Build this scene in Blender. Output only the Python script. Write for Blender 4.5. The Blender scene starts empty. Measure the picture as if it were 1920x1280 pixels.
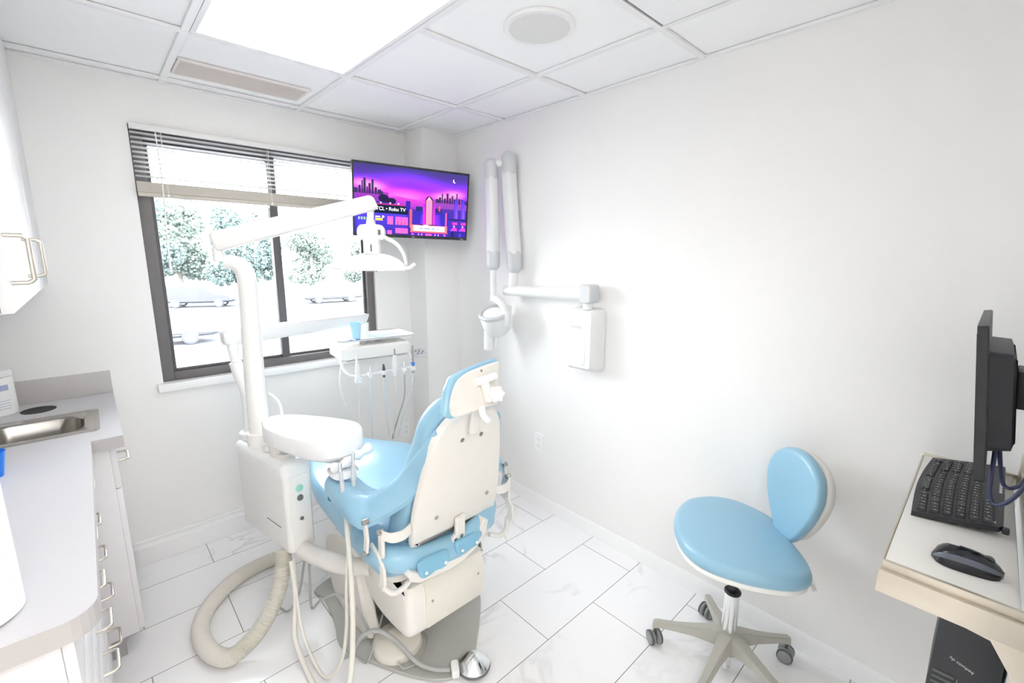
import bpy, bmesh, math, random
from mathutils import Vector, Matrix
import numpy as np
R_=math.radians; PI=math.pi
SC=bpy.context.scene; COL=SC.collection
# ------------------------------------------------------------------ camera
cam_d=bpy.data.cameras.new('camera'); cam=bpy.data.objects.new('camera',cam_d); COL.objects.link(cam)
cam_d.sensor_width=36.0; cam_d.lens=843.56*36/1920; cam_d.clip_start=0.03; cam_d.clip_end=500
_r=Vector((0.72934238,-0.68411757,0.00654551)); _u=Vector((0.12205319,0.13952372,0.98266787)); _f=Vector((0.67317361,0.71590243,-0.1852593))
M=Matrix(((_r.x,_u.x,-_f.x,0),(_r.y,_u.y,-_f.y,0),(_r.z,_u.z,-_f.z,1.556),(0,0,0,1)))
cam.matrix_world=M; SC.camera=cam
# ------------------------------------------------------------------ world, light, exposure
SC.view_settings.view_transform='Standard'; SC.view_settings.look='None'; SC.view_settings.gamma=1
SC.view_settings.use_curve_mapping=False; SC.view_settings.exposure=1.30
W=bpy.data.worlds.new('sky'); SC.world=W; W.use_nodes=True
WN=W.node_tree; bgn=WN.nodes['Background']
tc=WN.nodes.new('ShaderNodeTexCoord'); sp=WN.nodes.new('ShaderNodeSeparateXYZ'); cr=WN.nodes.new('ShaderNodeValToRGB')
WN.links.new(tc.outputs['Generated'],sp.inputs[0]); WN.links.new(sp.outputs['Z'],cr.inputs[0]); WN.links.new(cr.outputs[0],bgn.inputs[0])
cr.color_ramp.elements[0].position=0.0; cr.color_ramp.elements[0].color=(.98,.99,1,1)
cr.color_ramp.elements[1].position=0.6; cr.color_ramp.elements[1].color=(.86,.93,1,1)
bgn.inputs[1].default_value=8.2
WINX0,WINX1,WINZ0,WINZ1=.222,1.40,.913,2.147; YB=2.82; XR=1.93; ZC=2.346
pl=bpy.data.lights.new('window_portal','AREA'); pl.shape='RECTANGLE'; pl.size=1.2; pl.size_y=1.25; pl.cycles.is_portal=True
po=bpy.data.objects.new('window_portal',pl); COL.objects.link(po); po.location=(.811,2.99,1.53); po.rotation_euler=(R_(-90),0,0)
sun_d=bpy.data.lights.new('sun','SUN'); sun_d.energy=10.0; sun_d.angle=R_(13); sun_d.color=(1,.97,.92); sun=bpy.data.objects.new('sun',sun_d); COL.objects.link(sun); sun.rotation_euler=Vector((.72,-.42,-.42)).to_track_quat('-Z','Y').to_euler()
SC.cycles.max_bounces=14; SC.cycles.diffuse_bounces=8; SC.cycles.transparent_max_bounces=16
SC.cycles.sample_clamp_indirect=6; SC.cycles.use_denoising=True; SC.cycles.caustics_reflective=False; SC.cycles.caustics_refractive=False
LIGHT_A=2.0; FILL_LIGHT=7.0
# ------------------------------------------------------------------ materials
MATS={}
def mat(name,col,rough=.5,metal=0,spec=.5,noise=.02,scale=30,bump=0,sheen=0,emit=None,coat=0):
    if name in MATS: return MATS[name]
    m=bpy.data.materials.new(name); m.use_nodes=True; nt=m.node_tree; b=nt.nodes['Principled BSDF']
    b.inputs['Roughness'].default_value=rough; b.inputs['Metallic'].default_value=metal
    b.inputs['Specular IOR Level'].default_value=spec; b.inputs['Coat Weight'].default_value=coat
    n=nt.nodes.new('ShaderNodeTexNoise'); n.inputs['Scale'].default_value=scale; n.inputs['Detail'].default_value=3
    co=nt.nodes.new('ShaderNodeTexCoord'); nt.links.new(co.outputs['Object'],n.inputs['Vector'])
    mx=nt.nodes.new('ShaderNodeMix'); mx.data_type='RGBA'; 
    c=Vector(col[:3]); lo=[max(0,v*(1-noise*2)) for v in c]; hi=[min(1,v*(1+noise*2)) for v in c]
    mx.inputs[6].default_value=(*lo,1); mx.inputs[7].default_value=(*hi,1)
    nt.links.new(n.outputs['Fac'],mx.inputs[0]); nt.links.new(mx.outputs[2],b.inputs['Base Color'])
    if bump:
        bp=nt.nodes.new('ShaderNodeBump'); bp.inputs['Strength'].default_value=bump; bp.inputs['Distance'].default_value=.002
        n2=nt.nodes.new('ShaderNodeTexNoise'); n2.inputs['Scale'].default_value=scale*8; nt.links.new(co.outputs['Object'],n2.inputs['Vector'])
        nt.links.new(n2.outputs['Fac'],bp.inputs['Height']); nt.links.new(bp.outputs[0],b.inputs['Normal'])
    if emit:
        b.inputs['Emission Color'].default_value=(*emit[0],1); b.inputs['Emission Strength'].default_value=emit[1]
    MATS[name]=m; return m
wallm=mat('wall_paint',(.865,.855,.84),.75,spec=.25,noise=.004,scale=4,bump=.05)
trimm=mat('trim_paint',(.90,.895,.895),.45,noise=.006)
tilem=mat('ceiling_tile',(.935,.93,.925),.9,spec=.1,noise=.01,scale=60,bump=.15)
gridm=mat('ceiling_grid_paint',(.86,.855,.845),.5,noise=.005)
ventm=mat('vent_paint',(.78,.725,.69),.6,noise=.01)
spkm=mat('speaker_grille',(.74,.73,.70),.7,noise=.03,scale=300)
gapm=mat('shadow_gap',(.18,.18,.18),.8)
white=mat('white_plastic',(.87,.865,.85),.35,noise=.008)
cream=mat('cream_plastic',(.87,.855,.825),.38,noise=.008)
beige=mat('beige_shell',(.78,.75,.70),.42,noise=.01)
beige2=mat('beige_cover',(.75,.72,.64),.45,noise=.01)
warmg=mat('warm_grey_metal',(.44,.43,.38),.45,noise=.01)
platem=mat('base_plate_paint',(.45,.445,.415),.5,noise=.02,bump=.1)
xrayw=mat('xray_white',(.80,.80,.79),.35,noise=.004)
xrayg=mat('xray_grey',(.60,.61,.62),.4,noise=.006)
bluev=mat('blue_vinyl',(.285,.50,.64),.33,noise=.02,scale=6,spec=.5,bump=.05,coat=.15)
blued=mat('blue_vinyl_dark',(.22,.46,.62),.38,noise=.03,scale=8)
teal=mat('teal_lining',(.03,.20,.24),.6)
chrome=mat('chrome',(.86,.87,.88),.12,metal=1,noise=.01)
steel=mat('brushed_steel',(.50,.475,.44),.2,metal=1,noise=.04,scale=12)
nickel=mat('satin_nickel',(.66,.61,.54),.35,metal=1,noise=.02)
alum=mat('aluminium_edge',(.66,.60,.51),.38,metal=.85,noise=.02)
frameb=mat('bronze_aluminium',(.10,.095,.10),.45,noise=.03)
frameg=mat('bronze_aluminium_light',(.15,.14,.14),.45,noise=.03)
black=mat('black_plastic',(.016,.017,.02),.42,noise=.05)
black2=mat('black_satin',(.03,.032,.036),.5,noise=.05)
blackg=mat('black_gloss',(.012,.013,.018),.12,noise=.05)
silverp=mat('grey_plastic',(.10,.115,.15),.3,noise=.04)
keym=mat('key_black',(.022,.023,.026),.38,noise=.05)
keyw=mat('key_print',(.8,.8,.8),.5)
rubber=mat('grey_rubber',(.10,.105,.105),.55)
casterm=mat('caster_grey',(.30,.31,.30),.4)
hosem=mat('ribbed_hose',(.72,.69,.63),.6,noise=.02)
hosec=mat('cream_tubing',(.76,.73,.66),.4,noise=.01)
hoseg=mat('pale_tubing',(.72,.77,.79),.4,noise=.01)
greyc=mat('grey_tubing',(.42,.42,.41),.45,noise=.02)
lam=mat('grey_laminate',(.60,.59,.61),.4,noise=.012,scale=90)
lamf=mat('laminate_edge',(.50,.475,.465),.45,noise=.012,scale=60)
cabm=mat('cabinet_white',(.80,.775,.785),.32,noise=.005)
cabu=mat('upper_cabinet_white',(.76,.76,.77),.35,noise=.005)
kickm=mat('toe_kick',(.42,.41,.41),.6)
holem=mat('dark_hole',(.006,.012,.012),.5)
blindm=mat('blind_slat',(.80,.79,.78),.45,noise=.01)
blindb=mat('blind_rail',(.56,.52,.46),.5,noise=.01)
cupb=mat('blue_paper_cup',(.45,.75,.88),.6)
brightb=mat('bright_blue_plastic',(.02,.22,.80),.35)
labelb=mat('label_blue',(.42,.47,.68),.6)
paper=mat('paper_white',(.86,.86,.86),.8,noise=.01,bump=.4,scale=40)
bluepaper=mat('pale_blue_paper',(.62,.74,.88),.7)
green=mat('green_cap',(.38,.72,.60),.4)
inkb=mat('dark_ink',(.05,.05,.12),.5)
shelfw=mat('desk_laminate',(.80,.78,.74),.35,noise=.01)
plasticbag=mat('clear_sleeve',(.80,.84,.92),.15,noise=.15,scale=90)
# floor: large marble tiles, running bond
def floor_mat():
    m=bpy.data.materials.new('marble_tile'); m.use_nodes=True; nt=m.node_tree; b=nt.nodes['Principled BSDF']; L=nt.links
    def N(op,*a,**k):
        n=nt.nodes.new('ShaderNodeMath'); n.operation=op
        for i,v in enumerate(a):
            if hasattr(v,'is_linked'): L.new(v,n.inputs[i])
            else: n.inputs[i].default_value=v
        return n.outputs[0]
    co=nt.nodes.new('ShaderNodeTexCoord'); s=nt.nodes.new('ShaderNodeSeparateXYZ'); L.new(co.outputs['Object'],s.inputs[0])
    v=N('DIVIDE',N('SUBTRACT',s.outputs['Y'],1.058),.2985); row=N('FLOOR',v); fy=N('SUBTRACT',v,row)
    par=N('FLOORED_MODULO',row,2.0)
    u=N('ADD',N('DIVIDE',N('SUBTRACT',s.outputs['X'],1.212),.607),N('MULTIPLY',par,.5)); cx=N('FLOOR',u); fx=N('SUBTRACT',u,cx)
    dy=N('MULTIPLY',N('MINIMUM',fy,N('SUBTRACT',1.0,fy)),.2985); dx=N('MULTIPLY',N('MINIMUM',fx,N('SUBTRACT',1.0,fx)),.607)
    d=N('MINIMUM',dx,dy); g=N('LESS_THAN',d,.0014)
    cid=nt.nodes.new('ShaderNodeCombineXYZ'); L.new(N('MULTIPLY',cx,3.7),cid.inputs[0]); L.new(N('MULTIPLY',row,5.3),cid.inputs[1])
    va=nt.nodes.new('ShaderNodeVectorMath'); va.operation='ADD'; L.new(co.outputs['Object'],va.inputs[0]); L.new(cid.outputs[0],va.inputs[1])
    n1=nt.nodes.new('ShaderNodeTexNoise'); n1.inputs['Scale'].default_value=2.2; n1.inputs['Detail'].default_value=7; n1.inputs['Distortion'].default_value=1.2
    L.new(va.outputs[0],n1.inputs['Vector'])
    vein=N('ABSOLUTE',N('SUBTRACT',n1.outputs['Fac'],.5)); vr=nt.nodes.new('ShaderNodeValToRGB'); L.new(vein,vr.inputs[0])
    vr.color_ramp.elements[0].position=0; vr.color_ramp.elements[0].color=(1,1,1,1); vr.color_ramp.elements[1].position=.035; vr.color_ramp.elements[1].color=(0,0,0,1)
    n2=nt.nodes.new('ShaderNodeTexNoise'); n2.inputs['Scale'].default_value=1.6; L.new(va.outputs[0],n2.inputs['Vector'])
    mr=nt.nodes.new('ShaderNodeMapRange'); L.new(n2.outputs['Fac'],mr.inputs[0]); mr.inputs[1].default_value=.50; mr.inputs[2].default_value=.68; mr.inputs[4].default_value=.55
    vm=N('MULTIPLY',vr.outputs[0],mr.outputs[0])
    mx=nt.nodes.new('ShaderNodeMix'); mx.data_type='RGBA'; L.new(vm,mx.inputs[0]); mx.inputs[6].default_value=(.90,.895,.90,1); mx.inputs[7].default_value=(.56,.55,.55,1)
    m2=nt.nodes.new('ShaderNodeMix'); m2.data_type='RGBA'; L.new(g,m2.inputs[0]); L.new(mx.outputs[2],m2.inputs[6]); m2.inputs[7].default_value=(.20,.19,.19,1)
    L.new(m2.outputs[2],b.inputs['Base Color']); 
    rr=nt.nodes.new('ShaderNodeMix'); L.new(g,rr.inputs[0]); rr.inputs[2].default_value=.22; rr.inputs[3].default_value=.8; L.new(rr.outputs[0],b.inputs['Roughness'])
    b.inputs['Specular IOR Level'].default_value=.4
    return m
floorm=floor_mat()
def glass_mat():
    m=bpy.data.materials.new('window_glass'); m.use_nodes=True; nt=m.node_tree; nt.nodes.clear()
    o=nt.nodes.new('ShaderNodeOutputMaterial'); t=nt.nodes.new('ShaderNodeBsdfTransparent'); g=nt.nodes.new('ShaderNodeBsdfGlossy'); g.inputs['Roughness'].default_value=.02
    f=nt.nodes.new('ShaderNodeFresnel'); f.inputs['IOR'].default_value=1.3; mx=nt.nodes.new('ShaderNodeMixShader')
    t.inputs[0].default_value=(.97,.985,.985,1)
    nt.links.new(f.outputs[0],mx.inputs[0]); nt.links.new(t.outputs[0],mx.inputs[1]); nt.links.new(g.outputs[0],mx.inputs[2]); nt.links.new(mx.outputs[0],o.inputs[0]); return m
glassm=glass_mat()
def clear_mat(name,tint,fac=.45):
    m=bpy.data.materials.new(name); m.use_nodes=True; nt=m.node_tree; nt.nodes.clear()
    o=nt.nodes.new('ShaderNodeOutputMaterial'); t=nt.nodes.new('ShaderNodeBsdfTransparent'); p=nt.nodes.new('ShaderNodeBsdfPrincipled')
    p.inputs['Base Color'].default_value=(*tint,1); p.inputs['Roughness'].default_value=.15; mx=nt.nodes.new('ShaderNodeMixShader'); mx.inputs[0].default_value=fac
    nt.links.new(t.outputs[0],mx.inputs[1]); nt.links.new(p.outputs[0],mx.inputs[2]); nt.links.new(mx.outputs[0],o.inputs[0]); return m
clearp=clear_mat('clear_plastic',(.85,.88,.90),.55)
def emis_mat(name,col,s,attr=None):
    m=bpy.data.materials.new(name); m.use_nodes=True; nt=m.node_tree; nt.nodes.clear()
    o=nt.nodes.new('ShaderNodeOutputMaterial'); e=nt.nodes.new('ShaderNodeEmission'); e.inputs[0].default_value=(*col,1); e.inputs[1].default_value=s
    if attr:
        a=nt.nodes.new('ShaderNodeVertexColor'); a.layer_name=attr; nt.links.new(a.outputs[0],e.inputs[0])
    nt.links.new(e.outputs[0],o.inputs[0]); return m
# ------------------------------------------------------------------ mesh builder
def V(*a): return Vector(a if len(a)>1 else a[0])
def frame_from(axis,up=None):
    z=Vector(axis).normalized(); up=Vector(up) if up else (Vector((0,0,1)) if abs(z.z)<.95 else Vector((0,1,0)))
    x=up.cross(z).normalized(); y=z.cross(x); return x,y,z
def catmull(pts,sub=6,closed=False):
    P=[Vector(p) for p in pts]; n=len(P); out=[]
    rng=range(n) if closed else range(n-1)
    for i in rng:
        p1=P[i]; p2=P[(i+1)%n]
        p0=P[(i-1)%n] if (closed or i>0) else p1*2-p2
        p3=P[(i+2)%n] if (closed or i+2<n) else p2*2-p1
        for k in range(sub):
            t=k/sub
            out.append(.5*((2*p1)+(p2-p0)*t+(2*p0-5*p1+4*p2-p3)*t*t+(3*p1-p0-3*p2+p3)*t**3))
    if not closed: out.append(P[-1])
    return out
class MB:
    def __init__(s): s.bm=bmesh.new()
    def _merge(s,b2,mi=0):
        for f in b2.faces: f.material_index=mi
        me=bpy.data.meshes.new('t'); b2.to_mesh(me); b2.free(); s.bm.from_mesh(me); bpy.data.meshes.remove(me); return s
    def box(s,c,d,bev=0,rot=0,mi=0,seg=2,mtx=None):
        b=bmesh.new(); bmesh.ops.create_cube(b,size=1)
        for v in b.verts: v.co=Vector((v.co.x*d[0],v.co.y*d[1],v.co.z*d[2]))
        if bev: bmesh.ops.bevel(b,geom=b.edges[:],offset=min(bev,min(d)*.49),segments=seg,profile=.5,affect='EDGES')
        m=mtx if mtx is not None else Matrix.Rotation(rot,3,'Z')
        for v in b.verts: v.co=m@v.co+Vector(c)
        return s._merge(b,mi)
    def bb(s,x0,x1,y0,y1,z0,z1,bev=0,mi=0,seg=2):
        return s.box(((x0+x1)/2,(y0+y1)/2,(z0+z1)/2),(abs(x1-x0),abs(y1-y0),abs(z1-z0)),bev,0,mi,seg)
    def rings(s,rings,closed=True,cap=True,mi=0):
        b=bmesh.new(); R=[[b.verts.new(p) for p in r] for r in rings]; n=len(R[0])
        for a,c in zip(R,R[1:]):
            for i in range(n if closed else n-1):
                j=(i+1)%n
                try: b.faces.new((a[i],a[j],c[j],c[i]))
                except ValueError: pass
        if cap and closed:
            for r in (R[0],R[-1]):
                try: b.faces.new(r)
                except ValueError: pass
        bmesh.ops.remove_doubles(b,verts=b.verts[:],dist=1e-6)
        bmesh.ops.recalc_face_normals(b,faces=b.faces[:]); return s._merge(b,mi)
    def tube(s,pts,r,n=10,sub=0,mi=0,flat=None,cap=True):
        P=catmull(pts,sub) if sub else [Vector(p) for p in pts]
        m=len(P)
        if callable(r): rad=[r(i/(m-1)) for i in range(m)]
        elif isinstance(r,(list,tuple)):
            rad=[]; k=len(r)-1
            for i in range(m):
                t=i/(m-1)*k; a=min(int(t),k-1) if k else 0; rad.append(r[a]+(r[a+1]-r[a])*(t-a))
        else: rad=[r]*m
        t0=(P[1]-P[0]).normalized(); x,y,_=frame_from(t0); rings=[]
        for i in range(m):
            t=((P[min(i+1,m-1)]-P[max(i-1,0)])).normalized()
            x=(x-t*x.dot(t)).normalized(); y=t.cross(x)
            rings.append([P[i]+(x*math.cos(2*PI*k/n)+y*math.sin(2*PI*k/n))*rad[i] for k in range(n)])
        return s.rings(rings,mi=mi,cap=cap)
    def cyl(s,p0,p1,r0,r1=None,n=24,mi=0,bev=0):
        r1=r0 if r1 is None else r1; p0=Vector(p0);p1=Vector(p1); d=(p1-p0); L=d.length; 
        prof=[(0,0),(r0-bev,0),(r0,bev),(r1,L-bev),(r1-bev,L),(0,L)] if bev else [(0,0),(r0,0),(r1,L),(0,L)]
        return s.lathe(prof,p0,d,n,mi)
    def lathe(s,prof,o=(0,0,0),axis=(0,0,1),n=24,mi=0):
        x,y,z=frame_from(axis); o=Vector(o); 
        rings=[[o+z*h+(x*math.cos(2*PI*k/n)+y*math.sin(2*PI*k/n))*max(r,1e-5) for k in range(n)] for r,h in prof]
        return s.rings(rings,cap=prof[0][0]>1e-4 or prof[-1][0]>1e-4,mi=mi)
    def outl(s,pts2,levels,fn,mi=0,cap=True):
        """pts2 closed outline; levels: list of (inset,height); fn(u,v,w)->world"""
        n=len(pts2); P=[Vector((p[0],p[1])) for p in pts2]
        area=sum(P[i].x*P[(i+1)%n].y-P[(i+1)%n].x*P[i].y for i in range(n)); sg=1 if area>0 else -1
        N=[]
        for i in range(n):
            t=(P[(i+1)%n]-P[i-1]); t=t.normalized() if t.length>1e-9 else Vector((1,0)); N.append(Vector((-t.y,t.x))*sg)
        rings=[[fn(*(P[i]+N[i]*ins),h) for i in range(n)] for ins,h in levels]
        return s.rings(rings,mi=mi,cap=cap)
    def pillow(s,pts2,t,fn,r=None,dome=.0,mi=0,sub=5,smooth=True):
        O=catmull([(p[0],p[1],0) for p in pts2],sub,True) if smooth else pts2
        r=r or t*.5; n=len(O); P=[Vector((p[0],p[1])) for p in O]; cen=sum(P,Vector((0,0)))/n
        ring=[]
        def lev(k,h): return [fn(*(cen+(q-cen)*k),h) for q in P]
        size=max((q-cen).length for q in P); e=r/size
        L=[(.02,-dome*.0),(.5,0),(1-e,0)]
        for a in (22.5,45,67.5): L.append((1-e+e*math.sin(R_(a)),r-r*math.cos(R_(a))))
        L.append((1,r)); 
        if t-2*r>1e-4: L.append((1,t-r))
        for a in (22.5,45,67.5): L.append((1-e+e*math.cos(R_(a)),t-r+r*math.sin(R_(a))))
        L+= [(1-e,t),(.75*(1-e),t+dome*.45),(.5*(1-e),t+dome*.78),(.25,t+dome*.95),(.02,t+dome)]
        return s.rings([lev(k,h) for k,h in L],mi=mi)
    def sheet(s,rows,th,sub=3,mi=0,closed=False):
        """smooth double-sided slab through a grid of points"""
        rows=[catmull(r,sub) for r in rows]; cols=list(zip(*rows)); cols=[catmull(c,sub) for c in cols]; G=[list(r) for r in zip(*cols)]
        h=len(G); w=len(G[0]); Nn=[[None]*w for _ in range(h)]
        for i in range(h):
            for j in range(w):
                a=G[min(i+1,h-1)][j]-G[max(i-1,0)][j]; c=G[i][min(j+1,w-1)]-G[i][max(j-1,0)]; nn=a.cross(c); Nn[i][j]=nn.normalized() if nn.length>1e-12 else Vector((0,0,1))
        rings=[]
        for i in range(h):
            top=[G[i][j]+Nn[i][j]*th/2 for j in range(w)]; bot=[G[i][j]-Nn[i][j]*th/2 for j in range(w)]
            e1=G[i][-1]+(G[i][-1]-G[i][-2]).normalized()*th*.45; e0=G[i][0]+(G[i][0]-G[i][1]).normalized()*th*.45
            rings.append(top+[e1]+bot[::-1]+[e0])
        return s.rings(rings,mi=mi)
    def obj(s,name,mats,parent=None,smooth=38,origin=None):
        bm=s.bm; bmesh.ops.recalc_face_normals(bm,faces=bm.faces[:])
        if parent is not None:
            o0=Vector((0,0,0)); q=parent
            while q is not None: o0+=q.location; q=q.parent
        else:
            xs=[v.co for v in bm.verts]; o0=Vector(((min(v.x for v in xs)+max(v.x for v in xs))/2,(min(v.y for v in xs)+max(v.y for v in xs))/2,min(v.z for v in xs))) if origin is None else Vector(origin)
        for v in bm.verts: v.co-=o0
        if smooth:
            for f in bm.faces: f.smooth=True
            for e in bm.edges:
                if len(e.link_faces)==2: e.smooth=e.calc_face_angle(0)<R_(smooth)
        me=bpy.data.meshes.new(name); bm.to_mesh(me); bm.free()
        for m in (mats if isinstance(mats,(list,tuple)) else [mats]): me.materials.append(m)
        o=bpy.data.objects.new(name,me); COL.objects.link(o)
        if parent is not None: o.parent=parent
        else: o.location=o0
        return o
def thing(name,label,cat,loc,group=None):
    o=bpy.data.objects.new(name,None); COL.objects.link(o); o.location=loc; o.empty_display_size=.05; o['label']=label; o['category']=cat
    if group: o['group']=group
    return o
def tag(o,label,cat,group=None,kind=None):
    if kind!='structure': o['label']=label; o['category']=cat
    if group: o['group']=group
    if kind: o['kind']=kind
    return o
def struct(name,mb,m,parent=None,origin=(0,0,0),smooth=38):
    o=mb.obj(name,m,parent,origin=origin if parent is None else None,smooth=smooth); 
    if parent is None: o['kind']='structure'
    return o
def dup(o,parent=None,loc=None,rotz=None):
    c=o.copy(); COL.objects.link(c)
    if parent is not None: c.parent=parent
    for ch in list(o.children):
        dup(ch,c)
    if loc is not None: c.location=loc
    if rotz is not None: c.rotation_euler=(0,0,rotz)
    return c
def frm(o,ex,ey,ez):
    o,ex,ey,ez=Vector(o),Vector(ex),Vector(ey),Vector(ez)
    return lambda u,v,w: o+ex*u+ey*v+ez*w
def rrect(w,h,r,n=5):
    P=[]
    for cx,cy,a0 in ((w/2-r,h/2-r,0),(-w/2+r,h/2-r,90),(-w/2+r,-h/2+r,180),(w/2-r,-h/2+r,270)):
        for k in range(n+1):
            a=R_(a0+90*k/n); P.append((cx+r*math.cos(a),cy+r*math.sin(a)))
    return P
def circ(r,n=32,cx=0,cy=0): return [(cx+r*math.cos(2*PI*k/n),cy+r*math.sin(2*PI*k/n)) for k in range(n)]
def text(name,body,size,m,parent,mtx,align='LEFT',ext=0.0003):
    cu=bpy.data.curves.new(name,'FONT'); cu.body=body; cu.size=size; cu.extrude=ext; cu.align_x=align
    tmp=bpy.data.objects.new('tmp',cu); COL.objects.link(tmp); dg=bpy.context.evaluated_depsgraph_get()
    me=bpy.data.meshes.new_from_object(tmp.evaluated_get(dg)); bpy.data.objects.remove(tmp); me.materials.clear(); me.materials.append(m)
    me.transform(mtx); o0=Vector((0,0,0)); q=parent
    while q is not None: o0+=q.location; q=q.parent
    me.transform(Matrix.Translation(-o0)); o=bpy.data.objects.new(name,me); COL.objects.link(o); o.parent=parent; return o
def mtx_axes(o,ex,ey,ez):
    ex,ey,ez=Vector(ex),Vector(ey),Vector(ez)
    return Matrix(((ex.x,ey.x,ez.x,o[0]),(ex.y,ey.y,ez.y,o[1]),(ex.z,ey.z,ez.z,o[2]),(0,0,0,1)))
# ================================================================== SETTING
XL=-.47; YN=-.135; YF=-1.6; XD=.72
struct('floor',MB().bb(XL-.15,XR+.12,YF-.1,YB+.15,-.06,0),floorm)
struct('ceiling',MB().bb(XL-.15,XR+.12,YF-.1,YB+.15,ZC+.008,ZC+.08),tilem)
b=MB()
b.bb(XL-.15,WINX0,YB,YB+.15,0,ZC+.008); b.bb(WINX1,XR+.12,YB,YB+.15,0,ZC+.008)
b.bb(WINX0,WINX1,YB,YB+.15,0,WINZ0-.035); b.bb(WINX0,WINX1,YB,YB+.15,WINZ1,ZC+.008)
struct('wall_back',b,wallm)
struct('wall_right',MB().bb(XR,XR+.12,YN-.12,YB+.0,0,ZC+.008),wallm)
struct('wall_left',MB().bb(XL-.12,XL,YF,YB,0,ZC+.008),wallm)
struct('wall_near',MB().bb(XD,XR,YN-.1,YN,0,ZC+.008),wallm)
struct('wall_corridor',MB().bb(XD,XD+.1,YF,YN-.1,0,ZC+.008),wallm)
struct('wall_rear',MB().bb(XL,XD,YF-.1,YF,0,ZC+.008),wallm)
struct('wall_pilaster',MB().bb(1.655,XR,2.605,YB,0,ZC+.008,.002),wallm)
# ceiling grid
b=MB()
for x in (.365,.967,1.575): b.bb(x-.012,x+.012,YF,YB,ZC-.004,ZC+.006)
for y in (2.73,2.122,.927,.32,-.29,-.9): b.bb(XL,XR,y-.012,y+.012,ZC-.0045,ZC+.0055)
b.bb(XL,.365,1.515,1.539,ZC-.0045,ZC+.0055); b.bb(.967,XR,1.515,1.539,ZC-.0045,ZC+.0055)
b.bb(XR-.016,XR,YN,2.605,ZC-.005,ZC+.006); b.bb(XL,1.655,YB-.016,YB,ZC-.005,ZC+.006)
struct('trim_1',b,gridm)
# baseboards
b=MB(); prof=[(0,0),(.014,0),(.014,.062),(.009,.074),(.006,.08),(0,.08)]
b.rings([[Vector((XR-x,y,z)) for x,z in prof] for y in (YN,2.605)]); struct('baseboard_right',b,trimm)
b=MB(); b.bb(.0,1.655,2.752,YB,0,.098,.004); b.bb(0,1.655,2.80,YB,.098,.112,.003); struct('baseboard_back',b,trimm)
b=MB().bb(WINX0-.025,WINX1+.02,2.785,YB+.06,WINZ0-.042,WINZ0,.004); struct('trim_2',b,trimm)
# window
win=bpy.data.objects.new('window_1',None); COL.objects.link(win); win.location=(.811,2.86,WINZ0); win['kind']='structure'
yf=2.838
b=MB(); fw=.05
b.bb(WINX0,WINX0+fw,yf,yf+.06,WINZ0,WINZ1,.003); b.bb(WINX1-fw,WINX1,yf,yf+.06,WINZ0,WINZ1,.003)
b.bb(WINX0+fw,WINX1-fw,yf,yf+.06,WINZ0,WINZ0+.045,.003); b.bb(WINX0+fw,WINX1-fw,yf,yf+.06,WINZ1-.06,WINZ1,.003)
struct('window_frame',b,frameg,win)
b=MB(); z0,z1=WINZ0+.045,WINZ1-.06
b.bb(WINX0+fw,WINX0+fw+.016,yf+.018,yf+.05,z0,z1,.002); b.bb(WINX0+fw+.016,.80,yf+.018,yf+.05,z0,z0+.016,.002); b.bb(WINX0+fw+.016,.80,yf+.018,yf+.05,z1-.02,z1,.002)
b.bb(.80,.842,yf+.004,yf+.05,z0,z1,.003)
b.bb(.842,WINX1-fw-.014,yf+.028,yf+.055,z0,z0+.014,.002); b.bb(WINX1-fw-.014,WINX1-fw,yf+.028,yf+.055,z0,z1,.002)
struct('sash',b,frameb,win)
struct('glass_pane',MB().bb(WINX0+fw+.01,.81,yf+.032,yf+.036,z0+.01,z1-.01),glassm,win)
struct('glass_pane',MB().bb(.83,WINX1-fw-.01,yf+.042,yf+.046,z0+.005,z1-.01),glassm,win)
for zz in (1.78,1.11):
    b=MB(); b.box((.793,yf+.012,zz),(.014,.02,.07),.004); b.box((.79,yf-.004,zz+.01),(.01,.022,.02),.003); struct('latch',b,xrayg,win)
# ================================================================== CEILING FITTINGS
def ceiling_light(x0,x1,y0,y1,strength,label):
    t=thing('ceiling_light',label,'ceiling light',((x0+x1)/2,(y0+y1)/2,ZC-.004))
    b=MB(); f=.018
    b.bb(x0,x1,y0,y0+f,ZC-.004,ZC+.006,.001);b.bb(x0,x1,y1-f,y1,ZC-.004,ZC+.006,.001);b.bb(x0,x0+f,y0+f,y1-f,ZC-.004,ZC+.006,.001);b.bb(x1-f,x1,y0+f,y1-f,ZC-.004,ZC+.006,.001)
    b.obj('frame',gridm,t); MB().bb(x0+f,x1-f,y0+f,y1-f,ZC-.001,ZC+.006).obj('diffuser',emis_mat('led_diffuser_%d'%(y0*10),(1,.985,.96),strength),t)
ceiling_light(.379,.953,.941,2.11,LIGHT_A,'large rectangular white ceiling light panel over the dental chair')
ceiling_light(-.24,.35,-1.35,-.31,FILL_LIGHT,'added fill light panel in the unseen ceiling behind the doorway')  # unseen panel added as fill for surfaces facing the camera
t=thing('ceiling_vent','long narrow pinkish grey air vent in the ceiling tile above the window','vent',(.645,2.52,ZC-.002))
b=MB()
b.bb(.383,.912,2.42,2.43,ZC-.004,ZC+.006); b.bb(.383,.912,2.61,2.62,ZC-.004,ZC+.006); b.bb(.383,.393,2.43,2.61,ZC-.004,ZC+.006); b.bb(.902,.912,2.43,2.61,ZC-.004,ZC+.006); b.obj('frame',ventm,t)
b=MB()
for k in range(18): b.box((.6475,2.435+.01*k,ZC-.0005),(.509,.0085,.0025),0,mtx=Matrix.Rotation(R_(18),3,'X'))
b.bb(.393,.902,2.43,2.61,ZC+.002,ZC+.007); b.obj('louvre',ventm,t)
t=thing('ceiling_speaker','round grey speaker grille in a ceiling tile, right of the light','ceiling speaker',(1.272,1.222,ZC-.006))
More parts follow.
